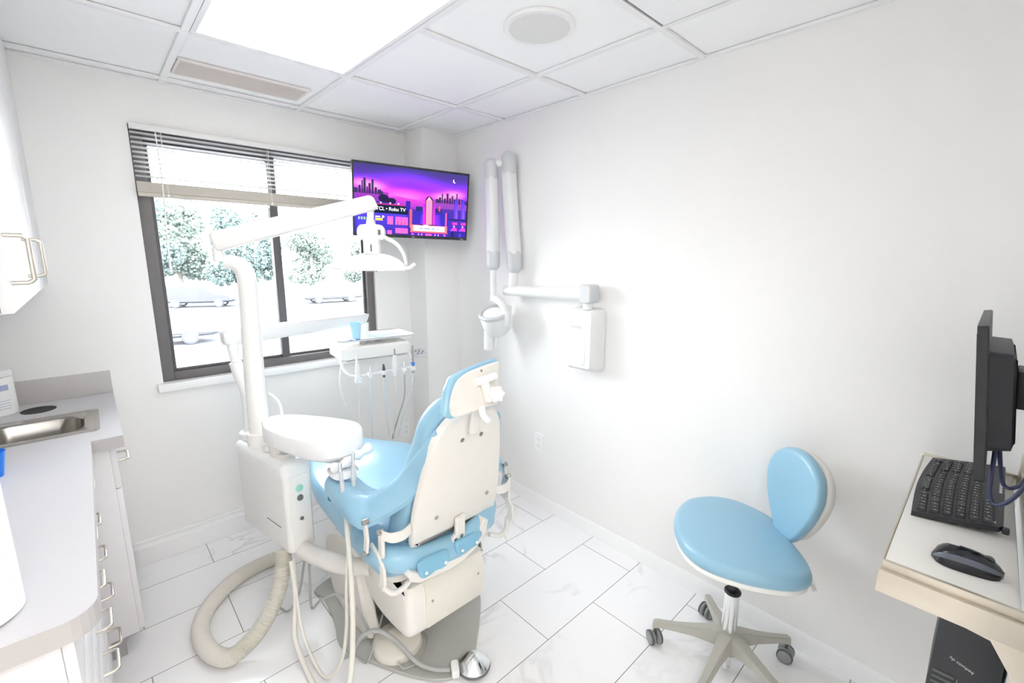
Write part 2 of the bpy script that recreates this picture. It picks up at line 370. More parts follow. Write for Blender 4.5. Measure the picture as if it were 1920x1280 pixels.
MB().lathe([(.127,.012),(.127,.003),(.125,0),(.122,.001)],(1.272,1.222,ZC-.005),(0,0,1),48).obj('ring',gridm,t)
MB().lathe([(0,-.0005),(.08,0),(.122,.0015),(.122,.012),(0,.012)],(1.272,1.222,ZC-.005),(0,0,1),48).obj('grille',spkm,t)
t=thing('ceiling_access_panel','square white ceiling panel with dark gap around it, at the top edge of the photo','ceiling panel',(1.27,.63,ZC-.004))
b=MB().bb(.985,1.557,.338,.905,ZC-.006,ZC+.006,.004); b.obj('panel',tilem,t)
b=MB(); 
for a in ((.979,1.563,.905,.911),(.979,1.563,.332,.338),(.979,.985,.338,.905),(1.557,1.563,.338,.905)): b.bb(*a,ZC-.001,ZC+.006)
b.obj('gap_seal',gapm,t)
b=MB()
for k in range(4): b.lathe([(.10+.045*k,0),(.106+.045*k,-.004),(.112+.045*k,0)],(1.27,.62,ZC-.006),(0,0,1),36)
b.obj('diffuser_rings',tilem,t)
# ================================================================== BLIND
t=thing('window_blind','white horizontal slat blind drawn up to the top of the window','window blind',(.811,2.80,1.83))
bx0,bx1=WINX0+.003,WINX1-.003
MB().bb(bx0,bx1,2.79,2.815,2.12,2.146,.002).obj('head_rail',blindm,t)
slat=None
for k in range(10):
    z=2.106-.0212*k
    if slat is None:
        prof=[(-.0125,0),(-.006,.0013),(0,.0018),(.006,.0013),(.0125,0),(.006,.0007),(0,.0011),(-.006,.0007)]
        b=MB(); a=R_(-14)
        b.rings([[Vector((x,2.802+math.cos(a)*p-math.sin(a)*q,z+math.sin(a)*p+math.cos(a)*q)) for p,q in prof] for x in (bx0,bx1)])
        slat=b.obj('slat',blindm,t)
    else:
        c=slat.copy(); COL.objects.link(c); c.location=(0,0,-.0212*k)
b=MB()
for k in range(9): b.box((.811,2.802,1.846+.0052*k),(bx1-bx0,.025-.002*(k%2),.0050),.0006)
b.obj('gathered_slats',blindb,t)
MB().bb(bx0,bx1,2.789,2.815,1.824,1.843,.004).obj('bottom_rail',blindb,t)
MB().tube([(.318,2.782,2.115),(.32,2.778,1.9),(.309,2.776,1.60),(.308,2.776,1.47)],[.0025,.003,.003,.0055],8,3).obj('wand',white,t)
for x in (.34,.80,1.27):
    b=MB(); b.bb(x-.001,x+.001,2.7875,2.7885,1.84,2.12); b.bb(x-.001,x+.001,2.8155,2.8165,1.84,2.12); b.bb(x-.005,x+.005,2.7868,2.7875,1.826,1.84); b.obj('ladder_cord',blindm,t)
# ================================================================== LEFT CABINETS AND COUNTER
def pull(x,y,z,dirx,L,mode,parent,r=.0045,name='handle'):
    b=MB(); o=Vector((x,y,z)); ax=Vector((0,0,1)) if mode=='v' else Vector((0,1,0)); d=Vector((1,0,0))*dirx
    P=[o-ax*L/2, o-ax*L/2+d*.75, o-ax*(L/2-.2*abs(dirx))+d, o+ax*(L/2-.2*abs(dirx))+d, o+ax*L/2+d*.75, o+ax*L/2]
    Q=[P[0],P[0]+(P[1]-P[0])*.9]+catmull([P[1],P[2]],3)[1:]+[P[3]]+catmull([P[3],P[4]],3)[1:]+[P[5]]
    b.tube(Q,r,10); return b.obj(name,nickel,parent)
xf=-.123
def carcass(x0,x1,y0,y1,z0,z1,t_=.016):
    b=MB(); b.bb(x0,x1,y0,y0+t_,z0,z1,.001); b.bb(x0,x1,y1-t_,y1,z0,z1,.001); b.bb(x0,x1,y0+t_,y1-t_,z0,z0+t_); b.bb(x0,x0+t_,y0+t_,y1-t_,z0+t_,z1); b.bb(x1-t_,x1,y0+t_,y1-t_,z0+t_,z1); return b
t=thing('wall_cabinet','white wall cabinet with two doors at the upper left','wall cabinet',(-.29,2.1,1.425))
MB().bb(XL+.003,xf-.02,1.445,YB-.003,1.425,ZC-.005,.001).obj('body',cabu,t)
d1=MB().bb(xf-.019,xf,1.445,1.878,1.427,ZC-.004,.002).obj('door',cabu,t)
d2=MB().bb(xf-.019,xf,1.882,2.345,1.427,ZC-.004,.002).obj('door',cabu,t)
d3=MB().bb(xf-.019,xf,2.349,YB,1.427,ZC-.004,.002).obj('door',cabu,t)
pull(xf,1.505,1.543,.037,.105,'v',d1,.005); pull(xf,1.945,1.543,.037,.105,'v',d2,.005)
# base cabinets
t=thing('drawer_cabinet','white base cabinet with metal pulls under the near stretch of counter','base cabinet',(-.28,1.6,0))
carcass(XL+.004,-.118,1.085,2.10,.09,.862).obj('body',cabm,t); MB().bb(XL+.004,-.16,1.11,2.10,0,.089).obj('toe_kick',kickm,t)
for y0,y1,zs in ((1.80,2.095,(.09,.30,.46,.595,.71,.855)),(1.40,1.795,(.09,.30,.45,.58,.70,.855)),(1.09,1.395,(.09,.30,.45,.58,.70,.855))):
    for a,c in zip(zs,zs[1:]):
        d=MB().bb(-.118,-.10,y0+.002,y1-.002,a+.002,c-.002,.002).obj('drawer',cabm,t)
        if y0>1.3: pull(-.10,1.97 if y0>1.7 else 1.60,(a+c)/2+.02,.034,.095,'h',d,.0042)
t=thing('corner_base_cabinet','white base cabinet against the window wall, at the far end of the counter','base cabinet',(-.2,2.45,0))
carcass(XL+.004,-.015,2.122,YB-.004,.09,.862).obj('body',cabm,t); MB().bb(XL+.004,-.06,2.142,YB-.07,0,.089).obj('toe_kick',kickm,t)
d=MB().bb(-.015,.003,2.125,2.745,.70,.856,.002).obj('drawer',cabm,t); pull(.003,2.19,.80,.03,.095,'h',d,.0042)
MB().bb(-.015,.003,2.125,2.745,.10,.696,.002).obj('door',cabm,t)
# worktop with sink cut-out: built as strips
t=thing('worktop','grey laminate worktop with a round black hole behind the sink','worktop',(-.2,2.0,.865))
zt,zb=.91,.865
def slab(b,out,holes,z0,z1):
    bm=bmesh.new(); loops=[out]+holes; vs=[]
    es=[]
    for lp in loops:
        v=[bm.verts.new((x,y,z1)) for x,y in lp]; es+=[bm.edges.new((v[i],v[(i+1)%len(v)])) for i in range(len(v))]
    r=bmesh.ops.triangle_fill(bm,use_beauty=True,use_dissolve=False,edges=es)
    # drop faces inside holes
    def inside(p,poly):
        c=False; n=len(poly)
        for i in range(n):
            x1,y1=poly[i]; x2,y2=poly[(i+1)%n]
            if (y1>p[1])!=(y2>p[1]) and p[0]<(x2-x1)*(p[1]-y1)/(y2-y1)+x1: c=not c
        return c
    bad=[f for f in bm.faces if any(inside(f.calc_center_median(),h) for h in holes) or not inside(f.calc_center_median(),out)]
    bmesh.ops.delete(bm,geom=bad,context='FACES_ONLY')
    ex=bmesh.ops.extrude_face_region(bm,geom=bm.faces[:]); 
    for g in ex['geom']:
        if isinstance(g,bmesh.types.BMVert): g.co.z=z0
    bmesh.ops.recalc_face_normals(bm,faces=bm.faces[:]); b._merge(bm)
A=[(XL,YB),(XL,1.05),(-.11,1.05)]+[(-.11+.052*math.sin(a),1.102-.052*math.cos(a)) for a in [R_(k*15) for k in range(1,7)]]+[(-.058,2.092),(.028,2.092),(.028,YB)]
sinkc=(-.215,2.37)
cut=[(sinkc[0]+x,sinkc[1]+y) for x,y in rrect(.33,.285,.05)]
holec=(-.213,2.672); hole=[(holec[0]+.054*math.cos(2*PI*k/32),holec[1]+.054*math.sin(2*PI*k/32)) for k in range(32)]
b=MB(); slab(b,A,[cut,hole],zt-.0015,zt); b.obj('laminate_top',lam,t,smooth=0)
b=MB(); slab(b,A,[cut,hole],zb,zt-.0015); b.obj('front_edge',lamf,t,smooth=0)
b=MB(); b.lathe([(.0545,.0015),(.052,.002),(.052,-.09),(0,-.09)],(holec[0],holec[1],zt),(0,0,1),32); b.obj('waste_hole_lining',holem,t)
b=MB(); b.bb(XL,.028,YB-.019,YB,zt,zt+.103,.002); tag(b.obj('backsplash',lamf),'grey laminate backsplash strip on the window wall behind the sink','backsplash')
# sink
t=thing('sink','rectangular stainless steel sink set into the worktop','sink',(sinkc[0],sinkc[1],zt))
f=lambda u,v,w: Vector((sinkc[0]+u,sinkc[1]+v,zt+w))
b=MB(); o=rrect(.37,.325,.025)
b.outl(o,[(0,.0002),(0,.0025),(.006,.004),(.012,.0022)],f,cap=False)
i0=rrect(.346,.301,.018)
b.outl(i0,[(0,.0022),(.022,.0018)],f,cap=False)
w0=rrect(.302,.257,.05)
def lv(w,h,r,z): return [f(x,y,z) for x,y in rrect(w,h,r)]
b.rings([lv(.302,.257,.014,.0018),lv(.285,.24,.06,.001),lv(.275,.23,.07,-.006),lv(.268,.224,.075,-.08),lv(.25,.21,.08,-.125),lv(.2,.17,.08,-.145),lv(.07,.07,.034,-.15),lv(.03,.03,.0149,-.151)],cap=False)
b.obj('basin',steel,t)
MB().lathe([(0,-.147),(.025,-.147),(.034,-.146),(.036,-.149)],(sinkc[0],sinkc[1],zt),(0,0,1),24).obj('drain',chrome,t)
# canister
t=thing('wipes_canister','white cylindrical wipes canister with blue print, behind the sink','canister',(-.325,2.70,zt))
MB().lathe([(0,0),(.052,0),(.056,.004),(.056,.15),(.052,.156),(.0,.156)],(-.325,2.70,zt),(0,0,1),36).obj('body',paper if False else white,t)
MB().lathe([(.053,.157),(.056,.159),(.056,.176),(.050,.182),(.02,.184),(0,.184)],(-.325,2.70,zt),(0,0,1),36).obj('lid',white,t)
b=MB(); a0=-75
def patch(a0,a1,z0,z1,ra):
    rows=[[Vector((-.325+ra*math.cos(R_(a)),2.70+ra*math.sin(R_(a)),z)) for a in np.linspace(a0,a1,7)] for z in (z0,z1)]
    b.rings(rows,closed=False,cap=False)
patch(-80,-42,zt+.105,zt+.128,.0565); patch(-66,-30,zt+.088,.998,.0565); patch(-95,-70,zt+.118,zt+.14,.0565)
for k in range(4): patch(-95,-45+5*(k%2),zt+.03+.011*k,zt+.032+.011*k,.0565)
b.obj('printed_label',labelb,t)
# towel roll
t=thing('paper_towel_roll','white quilted paper towel roll at the near end of the counter','paper towel roll',(-.230,1.165,zt))
MB().lathe([(.02,0),(.066,0),(.073,.004),(.073,.272),(.069,.277),(.02,.277),(.02,.0)],(-.230,1.165,zt),(0,0,1),48).obj('paper',paper,t)
MB().lathe([(.0195,.003),(.0195,.276),(.0175,.276),(.0175,.003)],(-.230,1.165,zt),(0,0,1),24).obj('core',lamf,t)
b=MB().lathe([(0,0),(.014,0),(.026,.075),(.0275,.076),(.0255,.076),(.013,.004),(0,.004)],(-.262,1.93,zt),(0,0,1),24); tag(b.obj('cup',brightb),'small bright blue tapered cup on the counter, at the left edge','cup')
# ================================================================== TELEVISION
tvc=Vector((1.512,2.49,1.871)); Rt=(Matrix.Rotation(R_(-13.3),3,'Z')@Matrix.Rotation(R_(6.2),3,'X')@Matrix.Rotation(R_(1.0),3,'Y'))
ex,ey,ez=Rt@Vector((1,0,0)),Rt@Vector((0,0,1)),Rt@Vector((0,-1,0))   # right, up, toward viewer
tv=thing('television','wall mounted flat television showing a purple city at dusk','television',tvc)
F=frm(tvc,ex,ey,ez); TW,TH=.72,.415
b=MB(); b.outl(rrect(TW,TH,.006),[(.002,-.028),(0,-.026),(0,-.001),(.001,0)],F); b.outl(rrect(.46,.26,.02),[(.02,-.06),(0,-.05),(0,-.026)],F)
b.obj('housing',black,tv)
b=MB(); bz=.012
for u0,u1,v0,v1 in ((-TW/2,TW/2,TH/2-bz,TH/2),(-TW/2,TW/2,-TH/2,-TH/2+.018),(-TW/2,-TW/2+bz*.8,-TH/2+.018,TH/2-bz),(TW/2-bz*.8,TW/2,-TH/2+.018,TH/2-bz)):
    b.box(F((u0+u1)/2,(v0+v1)/2,.001),(u1-u0,v1-v0,.003),0,mtx=Matrix((ex,ey,ez)).transposed())
b.obj('bezel',black2,tv)
# screen picture (a screen gives off light): coloured facets
SU0,SU1,SV0,SV1=-TW/2+bz*.8,TW/2-bz*.8,-TH/2+.018,TH/2-bz
sb=bmesh.new(); cl=sb.loops.layers.float_color.new('Col')
lay=[0]
def S(u,v,w=0): return F(SU0+(SU1-SU0)*u,SV1-(SV1-SV0)*v,.0002+w)
def lin(c): return tuple(((x/255)/12.92 if x/255<=.04045 else ((x/255+.055)/1.055)**2.4) for x in c)
def poly(pts,cols):
    lay[0]+=1; w=.000004*lay[0]
    vs=[sb.verts.new(S(u,v,w)) for u,v in pts]; fc=sb.faces.new(vs)
    if not isinstance(cols[0],(tuple,list)): cols=[cols]*len(pts)
    for l,c in zip(fc.loops,cols): l[cl]=(*lin(c),1)
def rect(u0,v0,u1,v1,c,c2=None): poly([(u0,v0),(u1,v0),(u1,v1),(u0,v1)],[c,c,c2 or c,c2 or c])
# gradient sky grid
def skyc(u,v):
    base=np.array([48,44,92])*(1-v/.5)+np.array([92,30,150])*(v/.5)
    band=math.exp(-((v-.22-.05*math.cos(u*7))/.10)**2); base=base+np.array([40,5,110])*band
    g=math.exp(-(((u-.42)/.17)**2+((v-.40)/.07)**2)); base=base*(1-g)+np.array([255,170,215])*g
    g=math.exp(-(((u-.42)/.30)**2+((v-.38)/.10)**2)); base=base*(1-g*.6)+np.array([190,20,230])*g*.6
    for cu_,cv_ in ((.07,.28),(.16,.31),(.88,.33),(.76,.38)):
        g=math.exp(-(((u-cu_)/.09)**2+((v-cv_)/.06)**2)); base=base*(1-g*.8)+np.array([255,135,150])*g*.8
    return tuple(np.clip(base,0,255))
NX,NY=44,26
for i in range(NX):
    for j in range(NY):
        u0,u1,v0,v1=i/NX,(i+1)/NX,j/NY*.5,(j+1)/NY*.5
        vs=[sb.verts.new(S(u,v)) for u,v in ((u0,v0),(u1,v0),(u1,v1),(u0,v1))]; fc=sb.faces.new(vs)
        for l,(u,v) in zip(fc.loops,((u0,v0),(u1,v0),(u1,v1),(u0,v1))): l[cl]=(*lin(skyc(u,v)),1)
rect(0,.5,1,1,(60,38,120),(40,30,110))
rect(0,.38,.28,.52,(120,45,130),(95,40,130)); rect(.62,.42,1,.56,(118,50,130),(100,48,130))
poly([(.28,.44),(.36,.42),(.55,.46),(.66,.46),(.66,.62),(.28,.56)],[(160,50,150)]*4+[(110,40,140)]*2)
dk=(44,34,70)
for u,w,h in ((.0,.03,.05),(.035,.02,.09),(.06,.012,.16),(.075,.02,.2),(.1,.012,.08),(.115,.02,.13),(.14,.018,.19),(.165,.02,.08),(.19,.03,.05),(.215,.02,.03)): rect(u,.40-h,u+w,.42,dk)
for u,w,h in ((.70,.03,.03),(.73,.02,.06),(.755,.012,.12),(.775,.02,.05),(.80,.02,.13),(.825,.02,.06),(.85,.015,.1),(.87,.02,.05),(.895,.012,.14),(.915,.02,.06),(.945,.02,.05),(.97,.03,.03)): rect(u,.44-h,u+w,.47,dk)
for cu_,cv_,r_ in ((.24,.47,.045),(.31,.50,.035),(.27,.49,.03)): poly([(cu_+r_*math.cos(2*PI*k/16),cv_+r_*1.3*math.sin(2*PI*k/16)) for k in range(16)],(26,24,50))
for u in (.13,.21,.29,.36): rect(u,.525,u+.012,.545,(230,190,245))
rect(.07,.56,.45,.69,(18,26,44)); rect(.07,.55,.45,.563,(150,40,90))
rect(.43,.48,.47,.62,(38,30,120)); rect(.52,.55,.58,.68,(30,34,84)); rect(.70,.56,.76,.66,(34,34,80))
rect(0,.69,.44,1,(62,46,160),(44,34,120)); rect(.02,.80,.12,.92,(60,50,200))
for x in range(4): rect(.03+.022*x,.76,.045+.022*x,.80,(120,150,120))
for (a,c,d,e) in ((.27,.73,.32,.85),(.34,.73,.45,.85),(.34,.90,.45,.98),(.27,.94,.31,1.0)): rect(a,c,d,e,(200,70,160),(225,80,130))
for k in range(3): rect(.36+.03*k,.80,.365+.03*k,.85,(110,30,90))
rect(.17,.765,.23,.80,(225,215,60)); rect(.17,.735,.21,.752,(235,225,250)); poly([(.235+.01*math.cos(k),.742+.018*math.sin(k)) for k in np.linspace(0,6,9)],(235,225,250))
poly([(.215+.012*math.cos(k),.885+.014*math.sin(k)) for k in np.linspace(0,6,9)],(250,160,220))
# theatre tower and marquee
rect(.50,.62,.83,1,(40,34,128),(50,34,140))
poly([(.57,.66),(.62,.66),(.62,.84),(.55,.86)],[(60,36,160),(110,40,200),(120,50,210),(60,36,180)]); poly([(.68,.66),(.74,.66),(.76,.86),(.68,.84)],[(110,40,200),(60,36,160),(60,36,180),(120,50,210)])
rect(.585,.50,.615,.83,(130,35,180),(200,40,190)); rect(.665,.50,.695,.83,(130,35,180),(200,40,190))
poly([(.605,.83),(.605,.44),(.615,.40),(.64,.375),(.665,.40),(.675,.44),(.675,.83)],(60,30,70))
poly([(.612,.82),(.612,.45),(.64,.39),(.668,.45),(.668,.82)],[(240,110,130),(215,110,140),(240,160,160),(215,110,140),(240,110,130)])
rect(.465,.60,.485,.88,(215,70,90)); rect(.795,.62,.81,.88,(200,70,110)); rect(.73,.52,.745,.60,(190,60,110))
rect(.55,.82,.72,.845,(30,30,80)); rect(.59,.828,.64,.838,(220,220,240))
rect(.475,.835,.815,.94,(225,100,100)); rect(.50,.845,.79,.925,(225,228,245)); rect(.47,.94,.82,.955,(190,60,80))
for k,(a,w_) in enumerate(((.555,.03),(.60,.055),(.665,.035),(.72,.015))): rect(a,.875,a+w_,.898,(120,120,160))
for u in (.49,.79): poly([(u,.96),(u+.012,.98),(u+.018,1.02-.02),(u+.008,1.03-.04),(u-.01,.995),(u-.006,.98)],(225,80,190))
for u in (.545,.575,.70,.73): poly([(u,.965),(u+.01,.975),(u+.006,.998),(u-.006,.995)],(245,110,200))
rect(.61,.97,.67,.995,(225,80,150))
for u in (.875,.945): poly([(u,.70),(u+.005,.42),(u+.02,.40),(u+.035,.42),(u+.04,.70)],[(60,40,190),(60,40,170),(80,50,190),(60,40,170),(110,70,255)])
rect(.83,.71,1,.73,(30,28,70)); rect(.83,.73,1,.90,(54,36,130)); 
for u in (.865,.95): rect(u,.76,u+.05,.80,(190,50,140)); poly([(u-.02,.90),(u,.86),(u+.02,.83),(u+.045,.86),(u+.05,.90)],(180,50,190)); rect(u+.012,.815,u+.024,.835,(250,200,230))
rect(.83,.90,1,1,(40,32,110)); rect(.86,.92,.88,1,(26,24,66)); rect(.93,.94,.96,1,(60,44,150))
# moon
poly([(.862,.085),(.868,.09),(.866,.115),(.874,.13),(.882,.132),(.874,.142),(.864,.136),(.857,.115)],(235,230,250))
me=bpy.data.meshes.new('screen'); 
for v in sb.verts: v.co-=tvc
sb.to_mesh(me); sb.free(); me.materials.append(emis_mat('tv_picture',(1,1,1),1.15,'Col')); so=bpy.data.objects.new('screen',me); COL.objects.link(so); so.parent=tv
whE=emis_mat('tv_caption',(1,1,1),1.0)
text('caption','TCL \u2022 Roku TV',.028,whE,so,mtx_axes(S(.175,.645,.0006),ex,ey,ez))
text('brand_lettering','TCL',.012,xrayg,tv,mtx_axes(F(-.012,-TH/2+.004,.003),ex,ey,ez)); text('brand_lettering','Roku',.010,xrayg,tv,mtx_axes(F(.315,-TH/2+.004,.003),ex,ey,ez))
b=MB(); p0=F(.05,0,-.06); b.box(p0,(.14,.03,.14),.004,mtx=Matrix((ex,ez,ey)).transposed()); b.box((1.70,2.595,1.87),(.09,.02,.22),.004); b.tube([p0,(1.62,2.575,1.87),(1.70,2.59,1.87)],.014,10)
b.obj('wall_mount',black,tv)
# ================================================================== OUTLETS
def outlet(c,n,label,grp):
    n=Vector(n); e1=Vector((0,0,1)); e0=e1.cross(n); t=thing('power_outlet',label,'power outlet',c,grp); Fo=frm(c,e0,e1,n)
    b=MB(); b.outl(rrect(.07,.115,.006),[(0,0),(0,.003),(.002,.005)],Fo); b.obj('cover_plate',trimm,t)
    for s in (-1,1):
        b=MB(); b.outl([(x,y+s*.02) for x,y in rrect(.034,.03,.008)],[(0,.004),(0,.0065),(.001,.007)],Fo)
        for q in (-.006,.006): b.box(Fo(q,s*.02+.003,.0068),(.0016,.0016,.008),0,mi=1)
        b.obj('socket',[white,gapm],t)
outlet((XR,1.80,.425),(-1,0,0),'white double power outlet low on the bare right wall','')
outlet((1.58,YB,.30),(0,-1,0),'white double power outlet low on the window wall behind the chair','')
for o in COL.objects:
    if o.get('group')=='' : del o['group']
# ================================================================== X-RAY MACHINE
xr=thing('xray_machine','white wall mounted dental x-ray machine with folded arm','x-ray machine',(XR,1.44,.975))
F=frm((XR,1.44,1.13),(0,-1,0),(0,0,1),(-1,0,0))   # u toward camera side, v up, w out of wall
b=MB(); b.outl(rrect(.19,.33,.035,8),[(.004,0),(-.004,.01),(0,.05),(.008,.085),(.022,.10)],F); b.obj('wall_box',xrayw,xr)
b=MB(); b.outl([(x-.018,y-.005) for x,y in rrect(.125,.25,.012)],[(0,.095),(0,.101),(.003,.103)],F); pn=b.obj('front_panel',white,xr)
b=MB(); b.outl([(x-.02,y+.07) for x,y in rrect(.07,.016,.003)],[(0,.103),(0,.1035)],F); b.obj('nameplate',xrayg,pn)
b=MB(); b.box(F(.055,.150,.065),(.010,.012,.008),.001,mtx=Matrix.Rotation(R_(45),3,'X')); b.obj('indicator',gapm,xr)
px,py=1.865,1.415
b=MB(); b.cyl((px,py,1.29),(px,py,1.335),.026,bev=.003); b.cyl((px,py,1.315),(px,py,1.318),.027); b.obj('pivot_collar',xrayw,xr)
b=MB(); b.outl(rrect(.075,.095,.018),[(.006,-.04),(0,-.034),(0,.034),(.006,.04)],frm((px,py-.005,1.372),(0,1,0),(0,0,1),(1,0,0))); b.obj('shoulder_cap',xrayg,xr)
b=MB(); b.tube([(px,py+.02,1.368),(px,2.045,1.352)],[.034,.030],16); b.obj('horizontal_arm',xrayw,xr)
def arm_tube(p0,p1,r,name):
    p0,p1=Vector(p0),Vector(p1); x,y,z=frame_from(p1-p0,(1,0,0)); b=MB(); L=(p1-p0).length
    FF=frm(p0,x,y,z); b.outl(rrect(r*2,r*2,r*.6,4),[(.006,.0),(0,.01),(0,L-.01),(.006,L)],FF); return b.obj(name,xrayw,xr)
r=.038
arm_tube((1.87,1.975,1.56),(1.87,2.03,2.06),r,'upper_arm'); arm_tube((1.80,2.085,1.57),(1.80,2.10,2.02),.034,'forearm')
def cap(p,q,r,name='joint_cover'):
    p,q=Vector(p),Vector(q); b=MB(); d=q-p; n=d.normalized(); prof=[(0,-.0),(r*.9,0),(r,.012)]+[(r,d.length-r*.2)]+[(r*math.cos(a),d.length-r*.2+r*.9*math.sin(a)) for a in (R_(20),R_(40),R_(60),R_(80))]+[(0,d.length+r*.72)]
    b.lathe(prof,p,d,24); return b.obj(name,xrayg,xr)
cap((1.87,2.02,2.03),(1.87,2.03,2.125),.044); cap((1.87,1.978,1.585),(1.87,1.972,1.485),.044)
cap((1.80,2.10,2.0),(1.80,2.103,2.09),.040); cap((1.80,2.085,1.59),(1.80,2.083,1.50),.040)
MB().cyl((1.80,2.10,2.085),(1.87,2.03,2.09),.022).obj('elbow_link',xrayw,xr)
MB().cyl((1.87,1.985,1.37),(1.87,1.977,1.47),.028,bev=.002).obj('elbow_post',xrayw,xr)
MB().cyl((1.80,2.083,1.49),(1.80,2.085,1.29),.017).obj('head_stem',xrayw,xr)
hc=Vector((1.80,2.06,1.175))
b=MB(); b.tube([(1.80,2.085,1.31),(1.80,2.04,1.295),(1.80,1.985,1.26),(1.80,1.965,1.20),(1.80,1.975,1.15)],[.018,.022,.024,.024,.02],12,5); b.obj('yoke',xrayw,xr)
b=MB(); ax=Vector((-.35,-.12,.93)).normalized()
b.lathe([(0,-.105),(.05,-.10),(.075,-.075),(.088,-.03),(.092,.01),(.092,.03),(.085,.038),(.0,.038)],hc,ax,36); hd=b.obj('tube_head',xrayw,xr)
b=MB(); b.lathe([(.09,.034),(.098,.04),(.100,.052),(.094,.062),(.080,.060),(.076,.045)],hc,ax,36); b.obj('handle_ring',xrayg,hd)
b=MB(); b.lathe([(0,.075),(.03,.072),(.066,.056),(.076,.038)],hc,ax,36); b.obj('dial_cap',white,hd)
b=MB(); b.lathe([(.0,0),(.036,0),(.034,.12),(.031,.12),(.031,.02)],hc+Vector((-.01,.045,-.07)),(0,.05,-1),28); b.obj('cone',xrayw,hd)
b=MB(); b.box(hc+Vector((.03,-.085,.02)),(.03,.03,.15),.013); b.obj('side_grip',xrayw,hd)
b=MB(); b.cyl(hc+Vector((0,.0,-.09)),hc+Vector((0,.0,-.17)),.012,.009); b.obj('pointer',xrayw,hd)
# ================================================================== DENTAL CHAIR
XC=.885
ch=thing('dental_chair','pale blue upholstered dental chair on a beige base, seen from behind','dental chair',(XC,1.5,0))
# base plate
P=[(.62,2.0),(.617,1.90),(.598,1.74),(.568,1.61),(.60,1.50),(.70,1.30),(.78,1.20),(.85,1.175),(.93,1.20),(1.06,1.32),(1.17,1.46),(1.175,1.60),(1.15,1.9),(1.12,2.02),(.9,2.05)]
O=catmull([(x,y,0) for x,y in P],4,True)
b=MB(); b.outl(O,[(0,.001),(0,.010),(.003,.013)],frm((0,0,0),(1,0,0),(0,1,0),(0,0,1))); b.obj('base_plate',platem,ch)
# pump housing and slanted lift arm
b=MB(); b.bb(.72,1.02,1.66,2.0,.013,.14,.03,seg=4); b.obj('pump_housing',platem,ch)
b=MB(); FF=frm((.69,0,0),(0,1,0),(0,0,1),(1,0,0)); 
b.outl(catmull([(y,z,0) for y,z in [(1.55,.015),(1.555,.10),(1.60,.25),(1.62,.37),(1.70,.40),(1.82,.375),(1.925,.31),(1.95,.20),(1.86,.015)]],4,True),[(.012,-.034),(0,-.024),(0,.01),(.008,.018)],FF); b.obj('lift_arm',beige,ch)
b=MB(); b.outl(catmull([(y,z,0) for y,z in [(1.55,.015),(1.555,.10),(1.60,.25),(1.62,.37),(1.70,.40),(1.82,.375),(1.925,.31),(1.95,.20),(1.86,.015)]],4,True),[(.008,.32),(0,.33),(0,.37),(.008,.38)],FF); b.obj('lift_arm',beige,ch)
b=MB(); b.bb(.76,.99,1.55,1.9,.10,.30,.02); b.obj('mechanism',rubber,ch)
# rear cover box
def cover(mb,x0,x1):
    prof=[(1.262,.205),(1.262,.34),(1.275,.385),(1.31,.405),(1.80,.43),(1.84,.41),(1.84,.34),(1.62,.205),(1.48,.165),(1.33,.175)]
    pr=catmull([(y,z,0) for y,z in prof],4,True)
    mb.outl(pr,[(.03,0),(.014,.004),(.005,.013),(0,.030),(0,x1-x0-.030),(.005,x1-x0-.013),(.014,x1-x0-.004),(.03,x1-x0)],frm((x0,0,0),(0,1,0),(0,0,1),(1,0,0)))
b=MB(); cover(b,.685,1.045); cv=b.obj('rear_cover',beige,ch)
b=MB(); b.bb(.76,1.028,1.253,1.262,.205,.345,.004); 
b.rings([[Vector((x,y,z)) for y,z in ((1.253,.34),(1.262,.378),(1.29,.402),(1.36,.409),(1.36,.405),(1.29,.396),(1.265,.372),(1.258,.34))] for x in (.76,1.028)])
b.obj('end_panel',beige2,cv)
for x,z in ((.785,.31),(1.0,.31)): MB().lathe([(0,0),(.005,0),(.005,.003),(0,.004)],(x,1.253,z),(0,-1,0),12).obj('screw',steel,cv)
# seat cushion
sp=[(.62,1.27),(.72,1.245),(.885,1.24),(1.05,1.245),(1.10,1.27),(1.14,1.40),(1.16,1.70),(1.15,1.95),(1.08,2.18),(1.02,2.36),(.95,2.44),(.885,2.45),(.82,2.44),(.75,2.36),(.69,2.18),(.62,1.95),(.605,1.70),(.60,1.40)]
def seatf(u,v,w):
    k=.025*max(0,(v-2.0))/.4; zz=.462+w+.02*math.exp(-((v-1.95)/.25)**2)
    return Vector((u,v,zz-k))
b=MB(); b.pillow(sp,.112,seatf,r=.048,dome=.012); b.obj('seat',bluev,ch)
b=MB(); b.pillow([(.885+(x-.885)*.9,1.85+(y-1.85)*.96) for x,y in sp],.03,lambda u,v,w:seatf(u,v,w-.03),r=.01); b.obj('seat_base',beige,ch)
